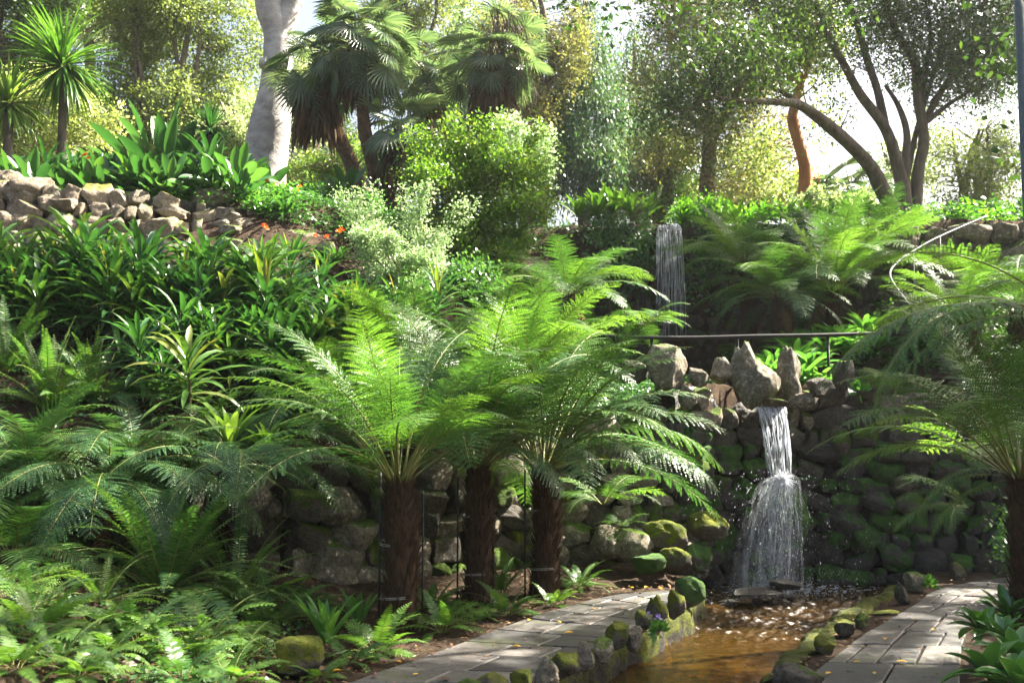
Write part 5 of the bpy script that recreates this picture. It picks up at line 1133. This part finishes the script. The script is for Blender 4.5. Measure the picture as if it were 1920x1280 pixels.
# olive / brown twiggy tree
Yb = 22.0; b0 = P(1330, 460, Yb)
tree("olive_tree", b0, [([b0] + PX([(1325, 360), (1330, 280), (1320, 200), (1290, 120), (1270, 40)], Yb), [.22, .18, .15, .12, .09, .05]), (PX([(1325, 280), (1370, 200), (1400, 120), (1420, 20)], Yb), [.12, .09, .06, .03]), (PX([(1325, 250), (1260, 190), (1210, 140)], Yb), [.10, .06, .03])],
    [blobpx(a, b_, c_, d_, Yb, w_) for a, b_, c_, d_, w_ in [(1300, 60, 110, 80, 1), (1240, 140, 70, 80, .8), (1400, 130, 90, 100, .9), (1320, 220, 90, 90, .8), (1410, 250, 60, 70, .7), (1240, 270, 70, 50, .5), (1300, -60, 160, 80, .8), (1370, 330, 90, 50, .4)]],
    42000, .09, 'brown_leaf', 'twig', "twiggy olive-brown tree in the background between the conifers and the orange-barked tree", "tree", 7, clump=.42, per=24, aspect=.4, twr=.012, tmax=260)
# background left olive trees
def bgtree(px, py, rx, ry, Yd, n, size, mat, label, seed, stems=3, name="background_tree", bark='twig', per=40, clump=.24, asp=.5, tf=.6):
    rng = np.random.RandomState(seed); b0 = P(px, 440, Yd); b0[2] = 4.9; limbs = []
    for k in range(stems):
        xx = px + rng.uniform(-.3, .3) * rx; p_ = [b0 + [rng.uniform(-.3, .3), 0, 0]] + PX([(px + (xx - px) * .4, py + ry * .8), (xx, py + ry * .2), (xx + rng.uniform(-30, 30), py - ry * .4), (xx + rng.uniform(-50, 50), py - ry * .9)], Yd); limbs.append((p_, np.array([.16, .13, .09, .06, .02]) * (1 if k == 0 else .7)))
    blobs = []
    for k in range(24):
        a = rng.rand() * 6.28; r = math.sqrt(rng.rand()); blobs.append(blobpx(px + math.cos(a) * rx * r * .85, py + math.sin(a) * ry * r * .85, rx * rng.uniform(.18, .38), ry * rng.uniform(.2, .36), Yd + rng.uniform(-1, 1), rng.uniform(.5, 1)))
    tree(name, b0, limbs, blobs, int(n * 1.7), size * .76, mat, bark, label, "tree", seed, clump=clump, per=per, aspect=asp, twr=.011, twf=tf, tmax=260)
bgtree(320, 140, 215, 240, 24, 52000, .12, 'olive_leaf', "sunlit olive-yellow tree filling the background left of the grey trunk", 20, 5)
bgtree(30, 60, 150, 150, 22, 14000, .12, 'dark_leaf', "dark green tree behind the cabbage tree at the top left", 21)
bgtree(180, 20, 170, 120, 27, 14000, .13, 'pale_leaf', "pale bright tree at the top left corner behind the others", 22)
bgtree(580, 240, 120, 170, 25, 17000, .12, 'pale_leaf', "pale sunlit tree between the grey trunk and the palms", 23)
bgtree(800, 80, 130, 180, 26, 16000, .12, 'olive_leaf', "light olive tree behind the palm heads", 24)
bgtree(1010, 90, 110, 150, 25, 12000, .12, 'brown_leaf', "brownish twiggy tree behind the fruiting palm", 25)
bgtree(1820, 340, 110, 110, 21, 6500, .10, 'olive_leaf', "thin-twigged yellow-green shrub at the right behind the dark tree", 26, 6, per=9, clump=.3, tf=.9)
bgtree(1690, 330, 70, 70, 22, 1600, .10, 'pale_leaf', "sparse pale shrub behind the stems of the dark tree", 27, 5, per=8, clump=.3, tf=.9)
bgtree(1400, 340, 130, 80, 24, 12000, .11, 'pale_leaf', "hazy pale shrub low behind the upper terrace", 28, 4)
bgtree(1230, 330, 110, 90, 26, 12000, .11, 'dark_leaf', "dark tree low in the background above the upper waterfall", 29, 3)
bgtree(-230, 120, 190, 240, 22, 14000, .14, 'olive_leaf', "olive tree beyond the left edge of the picture", 35, 4)
bgtree(2120, 150, 190, 260, 21, 12000, .14, 'dark_leaf', "dark tree beyond the right edge of the picture", 36, 4)
bgtree(80, 230, 160, 130, 20, 16000, .11, 'olive_leaf', "bushy green tree low at the left behind the cabbage trees", 30)
bgtree(450, 290, 80, 110, 21, 9000, .11, 'pale_leaf', "pale thicket left of the grey trunk", 33, 6)
bgtree(700, 320, 150, 80, 22, 12000, .10, 'maple', "bright low hedge tree behind the palm trunks", 34, 4)
# conifers with drooping sprays
def conifer(px, top, bot, rx, Yd, n, label, seed, mat='conifer', size=.13):
    rng = np.random.RandomState(seed); b0 = P(px, 440, Yd); b0[2] = 4.9; tp = P(px, top, Yd); blobs = []; k_ = Yd / F
    N_ = 26
    for k in range(N_):
        f_ = (k + .5) / N_; y = top + (bot - top) * f_; rr = rx * min(.25 + 1.0 * f_ ** .8, 1.0)
        for s in range(3):
            a = rng.rand() * 6.28; c_ = P(px + math.cos(a) * rr * .6, y + rng.uniform(-8, 8), Yd + math.sin(a) * rr * .6 * k_); blobs.append((c_, (rr * .40 * k_, rr * .40 * k_, rr * .34 * k_ + .1), rng.uniform(.4, 1)))
    tree("conifer", b0, [([b0, (b0 + tp) / 2, tp], [.2, .14, .03])], blobs, n, size, mat, 'bark', label, "conifer", seed, clump=.4, per=30, aspect=.32, droop=(0, 0, -.9), twf=.4, tmax=150)
conifer(1095, 0, 370, 110, 26, 34000, "tall conifer with drooping sunlit sprays right of the palms", 41)
conifer(868, 40, 330, 62, 24, 15000, "narrow blue-green conifer behind the palms", 42)
conifer(1190, 60, 400, 90, 28, 20000, "darker conifer between the drooping one and the olive tree", 43)
conifer(985, -60, 380, 90, 30, 16000, "far conifer behind the fruiting palm", 44)
# grey gum trunk
Yg = 18.6; b0 = P(487, 400, Yg)
tree("gum_tree", b0, [([b0] + PX([(492, 360), (497, 300), (507, 230), (517, 165), (521, 110), (520, 60), (508, 20), (495, -40), (470, -140)], Yg), [.44, .42, .41, .38, .29, .27, .26, .28, .20, .14]),
    (PX([(523, 70), (545, 10), (575, -60), (620, -150)], Yg), [.24, .20, .16, .12]), (PX([(500, 120), (488, 118)], Yg - .25), [.12, .10])],
    [blobpx(420, -190, 180, 80, Yg, 1), blobpx(640, -200, 200, 90, Yg, 1), blobpx(520, -260, 220, 80, Yg, 1)], 9000, .12, 'dark_leaf', 'bark_pale', "thick pale grey tree trunk at the upper left", "tree", 50, clump=.4, lump=.035, sides=26, tmax=60)
# overhanging tree on the right whose leaves shade the foreground
bt = np.array([12.6, 7.4, .4]); L0 = [(bt, bt + [-.2, 0, 3.6], bt + [-.6, .3, 7.4]), (bt + [-.5, .2, 7], (7.5, 9.8, 8.6), (3.5, 11.5, 9.0), (-.5, 12.2, 9.0)), (bt + [-.5, .2, 6.6], (8.5, 7.5, 8.2), (4.0, 7.5, 8.7), (0.5, 8.0, 8.6)), (bt + [-.5, .2, 7], (11.5, 11, 8.8), (10, 14.5, 9.4)), (bt + [-.5, .2, 7], (12, 9, 9)), (bt + [-.4, .2, 6.4], (9.0, 6.5, 7.8), (6, 5, 8.2))]
ro = np.random.RandomState(55); blobs = []
SUN_GAPS = [(2.0, 8.6, .6), (2.7, 9.6, .55), (1.0, 10.7, 1.0), (.3, 9.0, .35), (-.4, 7.6, .3), (1.6, 11.2, .9), (-2.6, 7.6, .45), (-1.2, 8.2, .3), (3.6, 8.6, .4), (-4.0, 11.2, .4)]  # ground spots where the canopy is left open for sun patches
def gapped(x_, y_, z_):
    q = (x_ - SUN[0] / SUN[2] * (z_ - .5), y_ - SUN[1] / SUN[2] * (z_ - .5)); return any(math.hypot(q[0] - a, q[1] - b_) < r_ + .35 for a, b_, r_ in SUN_GAPS)
for k in range(120):
    x_, y_ = ro.uniform(-2, 14), ro.uniform(6.0, 14.5)
    if gapped(x_, y_, 8.8): continue
    blobs.append(((x_, y_, 8.5 + .55 * max(y_ - 11.5, 0) + ro.uniform(-.35, .9)), (ro.uniform(.4, .9), ro.uniform(.4, .9), .3), 1))
SHADE_BLOBS = []  # unseen leaf clumps added along the sun rays to shade paths and pool
SUN_HOLES = [(1.95, 8.4, .5), (2.7, 9.9, .30), (.3, 8.9, .30), (-.2, 7.7, .28), (.9, 9.6, .22), (3.6, 8.4, .26), (3.1, 6.7, .34), (4.2, 9.3, .26), (.1, 6.9, .2), (3.2, 7.5, .16), (1.3, 10.4, .3)]
for k in range(230):
    a_, b_ = ro.uniform(-1.4, 5.8), ro.uniform(4.5, 10.4)
    if a_ < 1.9 and b_ > 9.3: continue
    z_ = 8.3 + ro.uniform(-.2, .7); rr_ = ro.uniform(.22, .45)
    if any(math.hypot(a_ - h_[0], b_ - h_[1]) < h_[2] + rr_ * .95 for h_ in SUN_HOLES): continue
    SHADE_BLOBS.append(((a_ + SUN[0] / SUN[2] * (z_ - .1), b_ + SUN[1] / SUN[2] * (z_ - .1), z_), (rr_, rr_, .2), 1.0))
for px, py, rx, ry, Yd in [(1130, 20, 60, 30, 12), (1200, 0, 60, 30, 12.5), (1290, 40, 60, 40, 12), (1250, -10, 80, 30, 11.5), (1380, 30, 60, 40, 12.5), (1560, 20, 60, 26, 12.5), (1890, 150, 40, 40, 10.5), (1905, 290, 26, 26, 9.8), (1870, 60, 60, 50, 10.5), (1060, 0, 40, 20, 12.5)]:
    blobs.append(blobpx(px, py, rx, ry, Yd, 1.3))
ot = tree("overhanging_tree", bt, [(p_, np.linspace(.22 if k == 0 else .12, .03 if k else .16, len(p_))) for k, p_ in enumerate(L0)], blobs, 26000, .11, 'dark_leaf', 'bark', "dark leafy branches of the near tree hanging in from the top and the right edge", "tree", 56, clump=.36, per=22, aspect=.5, tmax=260)
me_, C_ = crown_mesh("crown", [(np.array(c_) - bt, r_, w_) for c_, r_, w_ in SHADE_BLOBS], 34000, .16, 'dark_leaf', ro, .16, 30, .5)
add_twigs(me_, [np.array(p_) - bt for p_ in L0], C_, ro, .5, .012, 200); ob("crown", me_.mesh("crown", [M['dark_leaf'], M['bark']], smooth=False), ot)  # second crown, out of view, added to cast dapples
# shrubs
def shrub(px, py, rx, ry, Yd, n, size, mat, label, seed, nb=20, per=16, clump=.16, asp=.6, twf=.5, name="shrub", bark='stem', spike=0):
    rng = np.random.RandomState(seed); c = P(px, py, Yd); k_ = Yd / F; b0 = np.array([c[0], Yd, float(H(c[0], Yd)) - .05]); blobs = []; limbs = []
    for k in range(nb):
        a = rng.rand() * 6.28; r = math.sqrt(rng.rand()) * .95; q = blobpx(px + math.cos(a) * rx * r, py + math.sin(a) * ry * r, rx * rng.uniform(.12, .3), ry * rng.uniform(.10, .22), Yd + rng.uniform(-.7, .7) * rx * k_, rng.uniform(.6, 1)); blobs.append(q)
        if k < 8: limbs.append((np.array([b0 + rng.randn(3) * [.05, .05, 0], (b0 + q[0]) / 2 + [0, 0, .15], q[0]]), [.03, .02, .006]))
    for k in range(spike):
        a = rng.uniform(-1.2, 1.2); p0 = P(px + math.sin(a) * rx * .7, py - math.cos(a) * ry * .7, Yd); 
        for j in range(7): blobs.append((p0 + np.array([math.sin(a) * .09, 0, .1]) * j, (.05, .05, .07), .25))
    return tree(name, b0, limbs, blobs, n, size, mat, bark, label, "shrub", seed, clump=clump, per=per, aspect=asp, twr=.005, twf=twf, sides=6, flat=.35, tmax=260)
shrub(905, 385, 140, 125, 14.8, 40000, .055, 'maple', "yellow-green maple bush in the middle of the upper slope", 61, 60, per=20, clump=.15, spike=14)
shrub(965, 285, 75, 60, 16.2, 6000, .06, 'privet', "white-flecked leafy top behind the maple bush", 62, 14)
shrub(750, 490, 110, 75, 13.0, 22000, .042, 'privet', "pale white-flecked bush with upright sprays on the slope", 63, 26, per=14, clump=.10, spike=11)
shrub(600, 385, 100, 34, 16.2, 9000, .06, 'hosta', "low bright green hedge under the palms", 64, 16)
shrub(760, 560, 60, 40, 12.2, 5000, .05, 'privet', "lower skirt of pale leaves below the white-flecked bush", 65, 12)
shrub(890, 560, 70, 60, 12.6, 6000, .06, 'ivy', "dark green leafy bush between the maple bush and the tree ferns", 66, 14)
shrub(1340, 400, 60, 30, 17.5, 4000, .07, 'lush', "small sunlit leafy bush right of the upper waterfall lip", 67, 10)
shrub(1810, 425, 90, 30, 16.6, 5000, .07, 'ivy', "dark leafy shrub above the shaded upper right wall", 68, 12)
shrub(1890, 400, 50, 40, 16.8, 3500, .08, 'glossy', "dark glossy shrub at the right edge beside the upper wall", 69, 8)
shrub(1560, 385, 80, 26, 18.6, 3500, .08, 'pale_leaf', "pale shrub behind the strap plants of the upper terrace", 70, 10)
shrub(1905, 1010, 40, 60, 9.0, 2200, .05, 'ivy', "dark leafy bush behind the right-hand tree fern trunk", 71, 8)

# ============================================================ ground cover, litter, fallen leaves
def scatter(n, xr, yr, rng, cond=None):
    x = rng.uniform(*xr, n); y = rng.uniform(*yr, n); 
    if cond is not None: k = cond(x, y); x, y = x[k], y[k]
    return np.stack([x, y, H(x, y)], -1)
rg = np.random.RandomState(90)
p_ = scatter(16000, (-6.5, 3), (5, 17), rg, lambda x, y: np.abs(H(x, y + .1) - H(x, y)) < .3)
b = MB(); n_ = len(p_); nr = np.stack([rg.randn(n_) * .35, rg.randn(n_) * .35, np.ones(n_)], -1); kites(b, p_ + [0, 0, .012], rg.randn(n_, 3) * [1, 1, .2], nr, rg.uniform(.02, .06, n_), rg.uniform(.012, .03, n_), 0, .2)
tag(ob("leaf_litter", b.mesh("leaf_litter", M['litter'], False)), kind="stuff")
def cover(name, n, xr, yr, size, mat, seed, cond=None, h=.12, per=10):
    rng = np.random.RandomState(seed); c_ = scatter(n, xr, yr, rng, cond); idx = np.repeat(np.arange(len(c_)), per); m_ = len(idx)
    q = c_[idx] + rng.randn(m_, 3) * [.07, .07, 0] + np.stack([0 * idx, 0 * idx, rng.rand(m_) * h], -1); b = MB()
    kites(b, q, rng.randn(m_, 3) * [1, 1, .4] + [0, 0, .2], rng.randn(m_, 3) * .4 + [0, -.3, 1], size * rng.uniform(.6, 1.3, m_), size * .6, 0, .15); tag(ob(name, b.mesh(name, M[mat], False)), kind="stuff")
cover("ground_cover", 420, (-5.5, -1.2), (5.2, 8.8), .05, 'fern', 89, h=.08, cond=lambda x, y: x < -1.5 - (y - 6.4) * .05)
cover("ground_cover", 1700, (-3.4, 1.0), (13.8, 17.2), .06, 'ivy', 91)
cover("ground_cover", 1300, (-8, -3.0), (14.0, 17), .07, 'hosta', 92, h=.25)
cover("ground_cover", 1200, (-6, -.6), (9.2, 12.5), .06, 'ivy', 93, cond=lambda x, y: y > Yw(x) + .1)
cover("ground_cover", 900, (-.6, 1.8), (11.0, 13.5), .06, 'ivy', 94, cond=lambda x, y: y > Yw(x) + .1)
cover("ground_cover", 1500, (5.2, 9.5), (11.9, 15.2), .08, 'fern', 88, h=.3)
cover("ground_cover", 700, (1.2, 5.5), (13.0, 16.8), .06, 'ivy', 95)
rg2 = np.random.RandomState(99); nn_ = 5200; b = MB(); cx_ = rg2.uniform(1.3, 5.4, 60); cz_ = 5.0 - rg2.rand(60) ** 1.6 * 1.5; ii_ = rg2.randint(60, size=nn_)
kites(b, np.stack([cx_[ii_] + rg2.randn(nn_) * .13, np.full(nn_, 16.72) + rg2.randn(nn_) * .05, cz_[ii_] + rg2.randn(nn_) * .16], -1)[np.abs(cx_[ii_] - lu[0]) > .35], (rg2.randn(nn_, 3) * [1, .4, .6] + [0, -.2, -.6])[np.abs(cx_[ii_] - lu[0]) > .35], (rg2.randn(nn_, 3) * .4 + [0, -1, .4])[np.abs(cx_[ii_] - lu[0]) > .35], .07, .045, 0, .15)
tag(ob("wall_creeper", b.mesh("wall_creeper", M['ivy'], False)), kind="stuff")
cover("ground_cover", 500, (5.0, 9), (15.7, 18.0), .08, 'lush', 96, h=.3)
q_ = scatter(900, (-1.5, 5.5), (4.8, 10.6), rg, lambda x, y: H(x, y) > -.02); q_[:, 2] = np.maximum(q_[:, 2] + .008, .066); b = MB(); n_ = len(q_)
kites(b, q_, rg.randn(n_, 3) * [1, 1, .1], np.stack([rg.randn(n_) * .2, rg.randn(n_) * .2, np.ones(n_)], -1), rg.uniform(.015, .05, n_), rg.uniform(.01, .025, n_), 0, .2)
tag(ob("path_litter", b.mesh("path_litter", M['litter'], False)), kind="stuff")
b = MB(); vs = []
for k in range(70):
    c_ = Gz(rg.uniform(1310, 1480), rg.uniform(1082, 1128), -.14); c_[2] = -.17 + rg.uniform(-.02, .03); r_ = rg.uniform(.015, .06)
    m_ = ROCK['rock_wet']['round'][rg.randint(8)]; v_ = np.empty(len(m_.vertices) * 3); m_.vertices.foreach_get("co", v_); f_ = np.array([p.vertices[:] for p in m_.polygons]); b.add(v_.reshape(-1, 3) * [r_ * 1.5, r_, r_ * .7] + c_, t=f_)
tag(ob("pebbles", b.mesh("pebbles", M['rock_wet'])), kind="stuff")
k = 0
for px, py in [(752, 1240), (773, 1233), (700, 1268), (825, 1272), (862, 1175), (893, 1170), (1198, 1157), (1214, 1183), (960, 1210), (1010, 1180), (1075, 1185), (1110, 1140), (720, 1190), (680, 1235), (785, 1262), (905, 1230), (1150, 1108), (1180, 1100), (1215, 1099), (1240, 1103), (1052, 1166), (850, 1206), (945, 1165), (995, 1160), (640, 1255), (1600, 1240), (1660, 1195), (1700, 1240), (1560, 1260), (1640, 1262), (1750, 1180), (1710, 1160)]:
    g = Gz(px, py, .075); b = MB(); a = rg.rand() * 6.28; s = rg.uniform(.04, .07)
    blades(b, [[0, 0, 0]], a, .3, -.3, s, s * .55, 4, 1, .2); tag(ob("fallen_leaf", b.mesh("fallen_leaf", M['yellow' if rg.rand() < .65 else 'litter']), None, g), "small dry leaf fallen beside or on the flagstones", "fallen leaf", "fallen leaves on and beside the paths"); k += 1

# ============================================================ haze volume added for a backlit glare
hz = bpy.data.meshes.new("haze"); bm = bmesh.new(); bmesh.ops.create_cube(bm, size=1); bm.to_mesh(hz); bm.free()
m, n, out = new_mat("glare_haze"); pv = n.nodes.new("ShaderNodeVolumePrincipled"); pv.inputs["Color"].default_value = (.93, .95, 1, 1); pv.inputs["Density"].default_value = .0005; pv.inputs["Anisotropy"].default_value = .55
n.links.new(pv.outputs[0], out.inputs["Volume"]); hz.materials.append(m)
tag(ob("haze", hz, None, (0, 0, 10.5), (0, 0, 0), (1300, 1300, 24)), kind="stuff")
